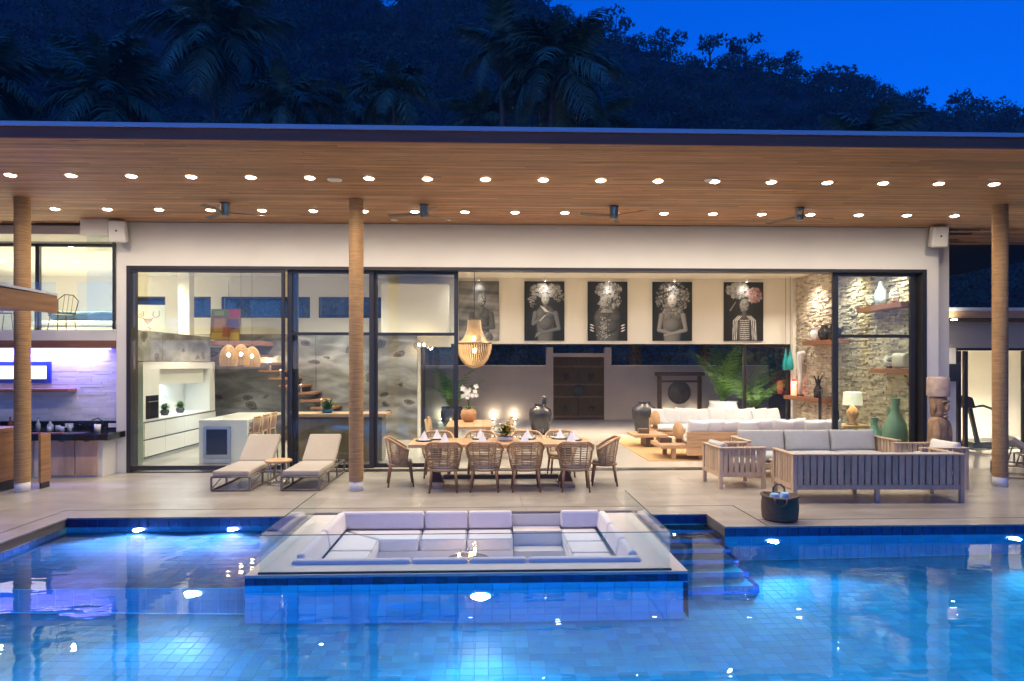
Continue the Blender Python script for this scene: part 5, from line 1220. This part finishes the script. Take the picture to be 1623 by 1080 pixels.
# living room
m = MB(); m.box(3.45,14.6,.002,8.6,18.9,.014); tag(m.build('jute_rug', M['rug']), 'large golden jute rug under the indoor sofas', 'rug')
def platform_sofa(label, loc, w, rz, n1, seedo=0, panel=False):
    t = thing('platform_sofa', label, 'sofa', loc, rz, 'low timber platform sofas in the living room')
    m = MB(); m.box(-w/2-.55,-.5,.24,w/2,.5,.32); m.build('platform', M['teakx'], t, bev=.01)
    for x in (-w/2-.25,-w/2+.35,0,w/2-.2):
        for y in (-.38,.38): m = MB(); m.cb((x,y,.12),(.09,.09,.24)); m.build('leg', M['teak'], t)
    for k in range(3): m = MB(); m.box(-w/2,-.56,.10+.17*k,w/2,-.505,.10+.17*(k+1)-.006); m.build('back_board', M['teakx'], t, bev=.004)
    nn = 3
    for k in range(nn): m = MB(); a = -w/2+.04+k*(w-.06)/nn; m.cushion(a+.004,-.44,.322,a+(w-.06)/nn-.004,.48,.47,puff=.2,thin=2,seed=k); m.build('seat_cushion', M['whitefab'], t)
    r_ = random.Random(seedo)
    for k in range(n1):
        m = MB(); x = -w/2+.25+k*(w-.5)/(n1-1)
        m.M = Matrix.Translation((x,-.34+r_.uniform(-.02,.06),.45)) @ Matrix.Rotation(R(18+r_.uniform(-6,6)), 4, 'X') @ Matrix.Rotation(R(r_.uniform(-9,9)), 4, 'Y'); s = .25
        m.cushion(-s,-.09,0,s,.09,.43,puff=.8,n=12,thin=1,seed=k+seedo,pinch=.05); m.build('scatter_cushion', M['whitefab'], t)
    return t
platform_sofa('low timber sofa full of white cushions, its board back turned to the terrace', (6.05,15.2,.014), 3.5, 0, 9, 1)
platform_sofa('low timber sofa with a row of tall white cushions, facing the terrace', (6.22,18.1,.014), 3.6, 180, 11, 5)
for i, (x, y) in enumerate(((3.98,17.3),(4.0,15.25))):
    t = thing('timber_disc', ['upright pale timber disc on the farther sofa end','upright pale timber disc on the nearer sofa end'][i], 'ornament', (x+.28,y,.334 if i else .45), group='timber discs on the sofa ends')
    m = MB(); m.lathe([(.001,-.02),(.19,-.02),(.2,0),(.19,.02),(.001,.02)], n=24); o = m.build('disc', M['teak'], t); o.rotation_euler = (0,R(90),R(20)); o.location = (0,0,.26)
    m = MB(); m.cb((0,0,.04),(.10,.14,.08)); m.build('foot', M['walnut'], t)
    b_ = MB(); b_.box(x-.16,y-.12,.334,x+.10,y+.12,.45); o = b_.build('dark_box', M['walnut'], bev=.008); tag(o, ['dark timber box on the farther sofa end','dark timber box on the nearer sofa end'][i], 'box', 'dark boxes on the sofa ends')
t = thing('low_end_table', 'low pale timber end table left of the farther indoor sofa', 'end table', (4.05,17.3,.014))
m = MB(); m.box(-.42,-.45,.25,.42,.45,.32); m.build('table_top', M['teakx'], t, bev=.01); m = MB(); m.box(-.1,-.3,0,.1,.3,.249); m.build('pedestal', M['walnut'], t)
def jar(loc, s, label, tools=False):
    t = thing('glazed_jar', label, 'jar', loc, group='big dark jars at the rear threshold'); t.scale = (s,s,s)
    m = MB(); m.lathe([(.001,0),(.22,0),(.26,.10),(.33,.45),(.345,.62),(.31,.74),(.20,.82),(.16,.84),(.17,.88),(.19,.90),(.16,.90),(.14,.84),(.001,.6)], n=28); m.build('jar_body', M['jar'], t)
    if tools:
        for k in range(5): m = MB(); m.tube([(.05+.02*k,.0,.7),(.06+.035*k,.03*(k % 2),1.12+.02*(k % 3))], .016, 6); m.build('stick', M['black'], t)
jar((1.55,20.35,0), 1.0, 'big dark glazed jar with sticks, left of the carved entry door', True); jar((4.72,20.55,0), 1.06, 'big dark glazed jar without sticks, right of the carved entry door')
# gong in its frame
t = thing('gong', 'round dark gong hanging in a dark timber frame against the courtyard wall', 'gong', (7.0,24.8,0), 0)
for s in (-1,1): m = MB(); m.box(s*.74-.065,-.07,.1,s*.74+.065,.07,1.66); m.build('post', M['walnut'], t); m = MB(); m.box(s*.74-.12,-.3,0,s*.74+.12,.3,.1); m.build('foot', M['walnut'], t)
m = MB(); m.box(-.92,-.09,1.665,.92,.09,1.80); m.build('lintel', M['walnut'], t, bev=.01); m = MB(); m.box(-.67,-.03,1.42,.67,.03,1.5); m.build('cross_bar', M['walnut'], t)
m = MB(); m.lathe([(.001,.07),(.10,.065),(.13,.03),(.30,.03),(.40,.015),(.43,-.04)], n=32); o = m.build('disc', M['gong'], t); o.rotation_euler = (R(90),0,0); o.location = (0,-.02,1.05)
for s in (-1,1): m = MB(); m.tube([(s*.2,0,1.44),(s*.2,-.02,1.36)], .008, 5); m.build('cord', M['black'], t)
# uplights at the courtyard wall
for i, (x, lb) in enumerate(((-1.75,'glowing floor uplight at the foot of the courtyard wall, leftmost'),(.2,'glowing floor uplight at the courtyard wall, behind the indoor table'),(.96,'glowing floor uplight at the courtyard wall, left of the jar with sticks'),(6.75,'glowing floor uplight below the gong'),(7.72,'glowing floor uplight right of the gong'))):
    t = thing('floor_uplight', lb, 'uplight', (x,25.33,-.004), group='uplights along the courtyard wall')
    m = MB(); m.lathe([(.09,0),(.09,.05),(.075,.055)], n=16); m.build('housing', M['steel'], t); m = MB(); m.lathe([(.075,.053),(.05,.07),(.001,.08)], n=16); m.build('lens', M['uplens'], t); light('POINT', (0,-.02,.26), 2.6, (1,.86,.66), t, size=.05)
# stone wall shelves and things on them
def shelf_(y0, y1, z0, label):
    m = MB(); m.box(8.72,y0,z0-.11,9.095,y1,z0); o = m.build('wall_shelf', M['redwood'], bev=.004); return tag(o, label, 'shelf', 'thick timber shelves on the stacked stone wall')
shelf_(16.9,18.7,2.72,'thick red timber shelf on the stone wall holding black vases'); shelf_(17.6,19.9,1.18,'thick red timber shelf on the stone wall holding the white horn'); shelf_(14.15,15.9,3.42,'thick timber shelf high on the stone wall behind the right glass panel'); shelf_(13.85,15.3,2.0,'thick timber shelf at mid height behind the right glass panel')
def vase(loc, prof, mat, label, cat='vase', n=20, group=None):
    t = thing('vase' if cat == 'vase' else cat.replace(' ','_'), label, cat, loc, group=group); m = MB(); m.lathe(prof, n=n); m.build('vase_body', M[mat], t); 
    m = MB(); r_, z_ = prof[-1]; m.tube([(r_*cos(2*pi*k/16),r_*sin(2*pi*k/16),z_) for k in range(16)], .008, 5, closed=True); m.build('lip', M[mat], t); return t
blk = [(.001,0),(.10,0),(.17,.14),(.17,.26),(.08,.36),(.10,.40)]
vase((8.93,18.35,2.72), [(.001,0),(.09,0),(.14,.12),(.14,.24),(.07,.34),(.09,.37)], 'ceramic', 'white and black speckled vase on the stone wall shelf, outermost of three'); vase((8.93,17.85,2.72), blk, 'jar', 'round black vase on the stone wall shelf, middle of three'); vase((8.93,17.35,2.72), blk, 'granite', 'tall black vase on the stone wall shelf, nearest the glass')
t = thing('white_horn', 'curved white horn sculpture standing on the lower stone wall shelf', 'sculpture', (8.95,19.3,1.18)); m = MB(); m.tube([(0,0,.04),(0,.02,.5),(0,.06,.95),(0,-.06,1.22),(0,-.2,1.26)], [.05,.06,.10,.11,.04], 10); m.build('horn', M['ceramic'], t); m = MB(); m.cyl((0,0,0),(0,0,.05),.1,n=14); m.build('base', M['walnut'], t)
t = thing('dark_figurine', 'small dark figurine with pale arms on the lower stone wall shelf', 'figurine', (8.93,18.2,1.18)); m = MB(); m.lathe([(.001,0),(.10,0),(.12,.2),(.07,.32),(.05,.36)], n=12); m.ell((0,0,.43),(.07,.07,.08),10,8); m.build('body', M['jar'], t)
for k in range(6): m = MB(); a = k*pi/3; m.tube([(.05*cos(a),.05*sin(a),.46),(.12*cos(a),.12*sin(a),.60)], [.02,.008], 6); m.build('plume', M['jar'], t)
for i, y in enumerate((19.75,19.45)):
    t = thing('teal_drop_lamp', ['teal glass drop hanging by the pilaster, farther of two','teal glass drop hanging by the pilaster, nearer of two'][i], 'pendant', (8.72,y,1.9), group='teal glass drops by the pilaster'); m = MB(); m.lathe([(.001,0),(.08,.03),(.10,.14),(.07,.32),(.025,.52),(.015,.64)], n=16); m.build('glass_drop', M['teal'], t); m = MB(); m.tube([(0,0,.64),(0,0,2.73)], .005, 5); m.build('cord', M['black'], t)
t = thing('red_lantern', 'small glowing red lantern above the lower stone wall shelf', 'lantern', (8.95,19.72,1.18)); m = MB(); m.lathe([(.001,0),(.07,0),(.08,.2),(.07,.42),(.001,.42)], n=14); m.build('shade', M['ledr'], t); m = MB(); m.cyl((0,0,.42),(0,0,.46),.05,n=12); m.build('cap', M['black'], t)
vase((8.92,15.25,3.42), [(.001,0),(.10,0),(.13,.15),(.12,.32),(.05,.45),(.04,.55)], 'blueglaze', 'slim pale blue vase on the high shelf behind the right glass panel')
for nm_, y, z_, lb in (('coral_ornament',15.65,3.42,'pale knotted coral ornament on the high shelf behind the right glass panel'),('coral_ornament',14.7,3.42,'round pale coral ornament at the near end of the high shelf'),('coral_ornament',14.9,2.0,'round pale coral ornament on the mid shelf behind the right glass panel')):
    t = thing(nm_, lb, 'ornament', (8.92,y,z_)); rr = random.Random(int(y*10)); m = MB()
    for k in range(7):
        a = rr.uniform(0,2*pi); b2 = rr.uniform(0,2*pi); m.tube([(.10*cos(a+j*.5),.10*sin(a+j*.5)*cos(b2),.17+.14*sin(a+j*.5)*sin(b2)) for j in range(13)], .018, 6)
    m.build('coral', M['ceramic'], t, kind='stuff'); m = MB(); m.cyl((0,0,0),(0,0,.05),.06,n=12); m.build('base', M['walnut'], t)
m = MB(); m.cushion(8.74,14.1,2.0,9.06,14.6,2.34,puff=.6,thin=0); tag(m.build('stone_ornament', M['wallgrey']), 'rounded grey stone ornament on the mid shelf behind the right glass panel', 'ornament')
big = [(.001,0),(.15,0),(.22,.25),(.25,.55),(.22,.82),(.10,1.05),(.075,1.18),(.10,1.36)]
vase((8.66,14.25,0), big, 'green', 'tallest green glazed floor vase behind the right glass panel', group='green floor vases by the stone wall'); o = vase((8.55,14.85,0), big, 'green', 'shorter green glazed floor vase behind the right glass panel', group='green floor vases by the stone wall'); o.scale = (.85,.85,.66); o = vase((8.85,14.75,0), big, 'green', 'green glazed floor vase standing back between the other two', group='green floor vases by the stone wall'); o.scale = (.8,.8,.82)
t = thing('lamp_table', 'small pale timber table under the table lamp by the stone wall', 'side table', (8.25,15.3,0)); m = MB(); m.box(-.35,-.35,.66,.35,.35,.72); m.build('table_top', M['teak'], t, bev=.005)
for sx in (-1,1):
    for sy in (-1,1): m = MB(); m.cb((sx*.29,sy*.29,.33),(.06,.06,.66)); m.build('leg', M['teak'], t)
t = thing('table_lamp', 'table lamp with drum shade and turned base behind the right glass panel', 'table lamp', (8.25,15.2,.72)); m = MB(); m.lathe([(.001,0),(.12,0),(.12,.03),(.05,.06),(.13,.22),(.12,.32),(.04,.42),(.02,.50)], n=18); m.build('base', M['terracotta'], t); m = MB(); m.lathe([(.21,.45),(.19,.74)], n=24); m.build('lamp_shade', M['shade'], t); light('POINT', (0,0,.58), 6, (1,.76,.45), t, size=.05)
t = thing('dark_screen', 'black flat screen on a stand before the stone wall', 'screen', (8.35,16.9,0), 62); m = MB(); m.box(-.5,-.03,.68,.5,.03,1.44); m.build('panel', M['granite'], t, bev=.006); m = MB(); m.box(-.06,-.03,0,.06,.03,.68); m.build('stand', M['black'], t); m = MB(); m.box(-.3,-.2,0,.3,.2,.02); m.build('foot', M['black'], t)
t = thing('stone_wall_uplight', 'small uplight at the foot of the stacked stone wall', 'uplight', (8.95,14.55,.001)); m = MB(); m.lathe([(.001,0),(.06,0),(.06,.05)], n=12); m.build('housing', M['steel'], t); m = MB(); m.lathe([(.05,.045),(.001,.052)], n=12); m.build('lens', M['uplens'], t); light('SPOT', (-.02,0,.1), 30, (1,.84,.6), t, (.02,0,1), .03, 100, .8)
for i, y in enumerate((14.6,16.6,18.6)):
    downlight(8.6, y, 4.627, f'round light in the room ceiling close to the stone wall, {ORD[i]} from the glass front', 'lights grazing the stone wall', 150, 120, col=(1,.90,.74), lname='ceiling_light')
t = thing('rear_wall_lamp', 'pair of warm bulbs on the end of the stone stair wall', 'wall lamp', (-1.9,18.85,2.62)); 
for x in (0,.14): m = MB(); m.ell((x,-.05,0),(.03,.03,.045),10,8); m.build('bulb', M['bulb'], t)
m = MB(); m.box(-.05,-.02,.05,.19,.05,.075); m.build('arm', M['black'], t); light('POINT', (.08,-.16,-.05), 10, (1,.72,.4), t, size=.04)
# ================================================================ VEGETATION
def frond_mesh(L_, droop, nleaf=46, seed=0, wid=.55, name='frond'):
    """leaflets along an arching rachis, growing along +X from the origin"""
    rr = random.Random(seed); m = MB(); pts = []
    for i in range(13):
        u = i/12; pts.append(V((L_*(u-.18*droop*u*u*u), 0, L_*(.32*u-(.32+.55*droop)*u*u))))
    m.tube(pts, [.035*(1-i/14)*L_/3.5 for i in range(13)], 4, caps=False)
    for i in range(nleaf):
        u = .10+.89*i/(nleaf-1); k = min(int(u*12), 11); f = u*12-k; p = pts[k]*(1-f)+pts[k+1]*f; d = (pts[k+1]-pts[k]).normalized()
        ln = L_*wid*.5*(.35+1.0*sin(pi*min(1,u*.9+.08)))*rr.uniform(.85,1.1)
        for s in (-1,1):
            out = (V((0,s,0))*rr.uniform(.75,1)+d*rr.uniform(.35,.7)+V((0,0,rr.uniform(-.55,.0)))).normalized()
            w_ = d*ln*.050
            mid = p+out*ln*.5+V((0,0,.02)); tip = p+out*ln+V((0,0,-ln*rr.uniform(.15,.5)))
            m.add([p-w_*.6, p+w_*.6, mid+w_, mid-w_, tip], [(0,1,2,3),(3,2,4)])
    me = m.mesh(name); return me
fr_ = [frond_mesh(3.6, d, 44, i) for i, d in enumerate((.35,.6,.9,1.2))]
for me in fr_: me.materials.append(M['palm'])
def palm(px, py, pz, h_top, label, n=20, s=1.0, seed=0, lean=0, dead=0):
    rr = random.Random(seed); t = thing('coconut_palm', label, 'palm tree', (px,py,pz), group='coconut palms behind the villa')
    H = h_top-pz; m = MB(); pts = [(lean*(i/8)**2, 0, H*i/8) for i in range(9)]; m.tube(pts, [.20-.09*i/8 for i in range(9)], 9); m.build('trunk', M['trunk'], t)
    for i in range(n):
        az = i*2.39996+rr.uniform(-.2,.2); u = i/(n-1)
        e = 1.15-1.55*u+rr.uniform(-.12,.12)         # up at the heart, hanging below
        o = link('frond', fr_[min(3, int(u*4))], t); o.location = (lean+.05*cos(az), .05*sin(az), H-.1-.25*u); o.rotation_euler = (rr.uniform(-.3,.3), -e, az); k = s*rr.uniform(.82,1.08)*(.75 if u < .15 else 1); o.scale = (k,k,k)
    return t
# crown centres: x, y, z of the crown
for i, a in enumerate((
  (2.75,33,-.1,16.6,'largest coconut palm, full crown rising over the roof right of centre',26,1.06),
  (-4.55,36,-.1,16.6,'coconut palm with pale bare trunk showing, left of the largest palm',20,.72),
  (-14.6,36,-.1,19.2,'tall coconut palm reaching the top edge, behind the left part of the roof',24,1.08),
  (-17.6,33,-.1,14.9,'coconut palm low over the roof, just left of the tall left palm',20,.95),
  (-22.5,31,-.1,14.7,'coconut palm at the far left behind the bar',22,1.0),
  (-11.0,37,-.1,16.2,'coconut palm right of the tall left palm',18,.85),
  (-8.6,40,-.1,17.2,'slim coconut palm between the left palms and the bare-trunked palm',16,.75),
  (-.2,38,-.1,15.9,'smaller coconut palm tucked left of the largest palm',16,.75),
  (5.6,37,-.1,15.1,'smaller coconut palm tucked right of the largest palm',18,.85),
  (22.6,40,-.1,15.5,'coconut palm rising near the right end against the hill',18,.95),
  (26.5,41,-.1,13.6,'low coconut palm right of the one near the right end',12,.75),
  (12.0,40,-.1,14.2,'low palm just topping the roof in front of the hill',12,.6),
  (-21.0,38,-.1,18.4,'tall coconut palm behind the far left palm',18,.9),
  (.9,35,-.1,18.4,'tall palm half hidden behind the largest palm',14,.85))): palm(*a, seed=i+1, lean=random.Random(i).uniform(-.6,.6))
# date palm trunks behind the courtyard wall
for i, x in enumerate((6.1,9.05)):
    t = thing('date_palm', ['date palm with knobbly brown trunk behind the courtyard wall, nearer the entry door','date palm with knobbly brown trunk behind the courtyard wall, above the potted palm'][i], 'palm tree', (x,28.2,-.1), group='date palms behind the courtyard wall')
    m = MB(); rr = random.Random(i)
    m.tube([(0,0,0),(0,0,4.4)], .20, 10)
    for q in range(26):
        for k in range(9):
            a = 2*pi*(k+.5*(q % 2))/9; c = V((.21*cos(a),.21*sin(a),.2+q*.16)); d = V((cos(a),sin(a),.9)); s = V((-sin(a),cos(a),0))*.07
            m.add([c-s-V((0,0,.06)), c+s-V((0,0,.06)), c+d*.09+s*.6, c+d*.09-s*.6], [(0,1,2,3)])
    m.build('trunk', pm('date_bark', (.20,.12,.06), .9, var=.4, scale=8), t, fix=False)
    for k in range(16): o = link('frond', fr_[k % 3], t); az = k*2.4; o.location = (0,0,4.4); o.rotation_euler = (0,-.9+.09*k,az); o.scale = (.6,)*3
    q = thing('palm_uplight', ['small uplight at the foot of the date palm nearer the entry door','small uplight at the foot of the date palm above the potted palm'][i], 'uplight', (x,27.6,-.119), group='uplights under the date palms'); m = MB(); m.lathe([(.001,0),(.06,0),(.06,.06)], n=12); m.build('housing', M['steel'], q); m = MB(); m.lathe([(.05,.055),(.001,.062)], n=12); m.build('lens', M['uplens'], q); light('SPOT', (0,0,.12), 40, (1,.7,.4), q, (0,.22,1), .03, 60)
# potted palm inside the courtyard and plants behind the rear glass
def areca(loc, label, s=1, seed=0, pot='ceramic', nm='potted_palm', n=16, lo=.85, ts=1.0):
    t = thing(nm, label, 'potted plant', loc); t.scale = (ts,)*3; rr = random.Random(seed)
    if pot: m = MB(); m.lathe([(.001,0),(.22,0),(.36,.22),(.38,.50),(.34,.62),(.36,.68),(.33,.68),(.30,.58),(.001,.56)], n=24); m.build('pot', M[pot], t)
    for i in range(n):
        az = rr.uniform(0,2*pi); o = link('frond', fs_[i % 2], t); o.location = (.07*cos(az),.07*sin(az),.6 if pot else 0); k = s*rr.uniform(.7,1.05); o.scale = (k,k,k); o.rotation_euler = (rr.uniform(-.3,.3), -rr.uniform(lo,max(1.48,lo+.15)), az)
    return t
fs_ = [frond_mesh(1.9, .5, 26, 21, .28, 'small_frond'), frond_mesh(1.7, .8, 26, 22, .28, 'small_frond')]
for me in fs_: me.materials.append(M['brightleaf'])
areca((7.72,22.2,0), 'green areca palm in a pale round pot beside the gong', 1.12, 1, n=13, lo=1.38, ts=1.3)
areca((8.5,21.6,0), 'leafy palm behind the rear glass, close to the stone wall', 1.05, 2, 'green')
areca((-1.2,22.6,0), 'leafy palm in the courtyard behind the left rear glass', .9, 3, 'jar')
for i, (x, y) in enumerate(((8.2,21.0),(-1.3,21.9))):
    q = thing('plant_uplight', ['small uplight among the plants behind the right rear glass','small uplight under the palm behind the left rear glass'][i], 'uplight', (x,y,-.003), group='uplights under the courtyard plants'); m = MB(); m.lathe([(.001,0),(.06,0),(.06,.06)], n=12); m.build('housing', M['steel'], q); m = MB(); m.lathe([(.05,.055),(.001,.062)], n=12); m.build('lens', M['uplens'], q); light('SPOT', (0,0,.12), 45 if i == 0 else 15, (1,.88,.6), q, (.1,.35,1), .03, 110)
# hill: ridge profile seen from the terrace
RX = [-220,-120,-70,-40,-22,-10,2,14,26,38,48,58,68,80,92,104,116,135,180,260]
RZ = [70,104,108,97,82,86,88,81,75.5,72,69,67.5,66.5,65,62,59,59,56,48,38]
def ridge(x): return float(np.interp(x, RX, RZ))
def hz(x, y):
    u = min(max((y-48)/(150-48), 0), 1.0); base = ridge(x)*(u**1.15)
    if y > 150: base = ridge(x)-(y-150)*.25
    n_ = 1.2*sin(x*.11+y*.05)+.8*sin(x*.23-y*.17+1)+1.1*sin(y*.13+x*.03)
    return -.1+base+n_*min(1,u*3)*(1 if y <= 150 else .5)
m = MB(); gx = np.linspace(-230,260,260); gy = np.concatenate([np.linspace(46,150,80), np.linspace(158,260,8)]); rh = random.Random(8)
m.add([(x, y, hz(x,y)-2.2+rh.uniform(-.9,.9)) for y in gy for x in gx], [(j*260+i, j*260+i+1, (j+1)*260+i+1, (j+1)*260+i) for j in range(len(gy)-1) for i in range(259)], True)
struct('hill', m, M['hill'])
# forest: tree crowns as clusters of leaf clumps, one object
rng = np.random.default_rng(5); VV, FF, CC = [], [], []
N = 0
def crown(cx, cy, cz, r, nq, tone, ls=1.0):
    a = rng.uniform(0, 2*pi, nq); t = np.arccos(rng.uniform(-.35, 1, nq)); rad = r*rng.uniform(.55, 1.05, nq)
    lump = 1+.25*np.sin(3*a+rng.uniform(0,6))*np.sin(2*t+rng.uniform(0,6))
    d = np.stack([np.sin(t)*np.cos(a), np.sin(t)*np.sin(a), np.cos(t)*.8], 1); c = np.array([cx,cy,cz])+d*(rad*lump)[:,None]
    u = rng.normal(size=(nq,3)); u /= np.linalg.norm(u,axis=1)[:,None]; v = np.cross(u, d+rng.normal(size=(nq,3))*.5); v /= np.linalg.norm(v,axis=1)[:,None]+1e-6
    s = (rng.uniform(.35,.8,nq)*(.35+.2*r)*ls)[:,None]
    q = np.stack([c-u*s, c+v*s*.55, c+u*s, c-v*s*.55], 1)
    return q.reshape(-1,3), tone*rng.uniform(.7,1.3,nq)
rows_ = []
for y in np.linspace(50,164,42):
    step = 2.7+(y-50)*.010
    for x in np.arange(-40-y*.8, 40+y*.95, step):
        xx, yy = x+rng.uniform(-1.6,1.6), y+rng.uniform(-1.8,1.8)
        if abs(xx)/yy > .95: continue
        rows_.append((xx,yy))
for xx, yy in rows_:
    r = rng.uniform(1.3,2.9); q, tn = crown(xx, yy, hz(xx,yy)+r*.3-.6, r, int((120+50*rng.random())*max(1,(100/yy)**1.0)), rng.uniform(.6,1.4), .6*min(1.0,(yy/120)**.6)); VV.append(q); CC.append(tn)
P = np.concatenate(VV); T = np.concatenate(CC); nf = len(T)
me = bpy.data.meshes.new('hill_forest'); me.vertices.add(len(P)); me.vertices.foreach_set('co', P.ravel())
me.loops.add(nf*4); me.loops.foreach_set('vertex_index', np.arange(nf*4)); me.polygons.add(nf); me.polygons.foreach_set('loop_start', np.arange(nf)*4); me.polygons.foreach_set('loop_total', np.full(nf,4)); me.update(calc_edges=True)
at = me.attributes.new('Col','FLOAT_COLOR','FACE'); at.data.foreach_set('color', np.stack([T*.9,T,T*.9,np.ones(nf)],1).ravel().astype(np.float32))
me.materials.append(M['forest']); o = link('hill_forest', me, kind='stuff')
# single trees standing proud on the ridge
def ridge_tree(x, h, r, label, seed):
    y = 150; z = hz(x,y); h *= .62; t = thing('ridge_tree', label, 'tree', (x,y,z-2), group='single trees along the hill ridge'); rr = random.Random(seed)
    m = MB(); m.tube([(0,0,0),(.2,0,h*.5),(.1,0,h)], [.35,.25,.1], 7); m.build('trunk', M['trunk'], t)
    global rng; rng = np.random.default_rng(seed); lm_ = MB()
    for k in range(7):
        a = rr.uniform(0,2*pi); e = V((cos(a)*r*.6, sin(a)*r*.6, h+rr.uniform(-.25,.35)*r)); b_ = MB(); 
        lm_.tube([(.15,0,h*.6), tuple(e)], [.12,.04], 5)
        q, tn = crown(e.x, e.y, e.z, r*rr.uniform(.35,.55), 44, 1.0); 
        qs = [tuple(p) for p in q]
        lm_.add(qs, [(4*i,4*i+1,4*i+2,4*i+3) for i in range(len(qs)//4)], col=(1,1,1))
    lm_.build('crown', M['forest'], t, kind='stuff', fix=False)
for i, (x, h, r, lb) in enumerate(((49,8,3.6,'tall open-crowned tree on the hill ridge, highest on the right slope'),(57,7.5,4.0,'round open tree on the ridge just below the highest one'),(66,6,3.2,'broad tree on the ridge midway down the right slope'),(76,5.5,3.5,'wide low tree on the ridge halfway to the right edge'),(80.5,6,3.0,'feathery tree beside the wide low tree on the ridge'),
   (95,6,4.0,'spreading tree on the lower ridge near the right edge'),(108,6,4.5,'bushy tree on the ridge at the right edge'),(40,7,4,'dense tree on the ridge right of the largest palm'),(28,6,4,'dense tree on the ridge above the largest palm'))): ridge_tree(x, h, r, lb, 60+i)
# shrubs just behind the villa and courtyard so no bare ground shows
rng = np.random.default_rng(9); Q = []; T_ = []
for k in range(170):
    x, y = rng.uniform(-40,45), rng.uniform(29.5,46); r = rng.uniform(1.2,2.6)
    q, tn = crown(x, y, r*.7, r, 240, 1.0, .38); Q.append(q); T_.append(tn)
P = np.concatenate(Q); T = np.concatenate(T_); nf = len(T)
me = bpy.data.meshes.new('shrub_thicket'); me.from_pydata(P.tolist(), [], np.arange(nf*4).reshape(-1,4).tolist()); at = me.attributes.new('Col','FLOAT_COLOR','FACE'); at.data.foreach_set('color', np.stack([T,T,T,np.ones(nf)],1).ravel().astype(np.float32)); me.materials.append(M['forest']); link('shrub_thicket', me, kind='stuff')
# ================================================================ dusk haze
hb = MB(); hb.box(-590, -290, -2.6, 590, 890, 128)
hm = bpy.data.materials.new('dusk_haze'); hm.use_nodes = True; hn = hm.node_tree; hn.nodes.clear()
pv_ = hn.nodes.new('ShaderNodeVolumePrincipled'); pv_.inputs['Color'].default_value = (.62,.80,1,1); pv_.inputs['Density'].default_value = .0008; pv_.inputs['Anisotropy'].default_value = .2
ho = hn.nodes.new('ShaderNodeOutputMaterial'); hn.links.new(pv_.outputs[0], ho.inputs['Volume'])
hb.build('haze', hm, kind='stuff')
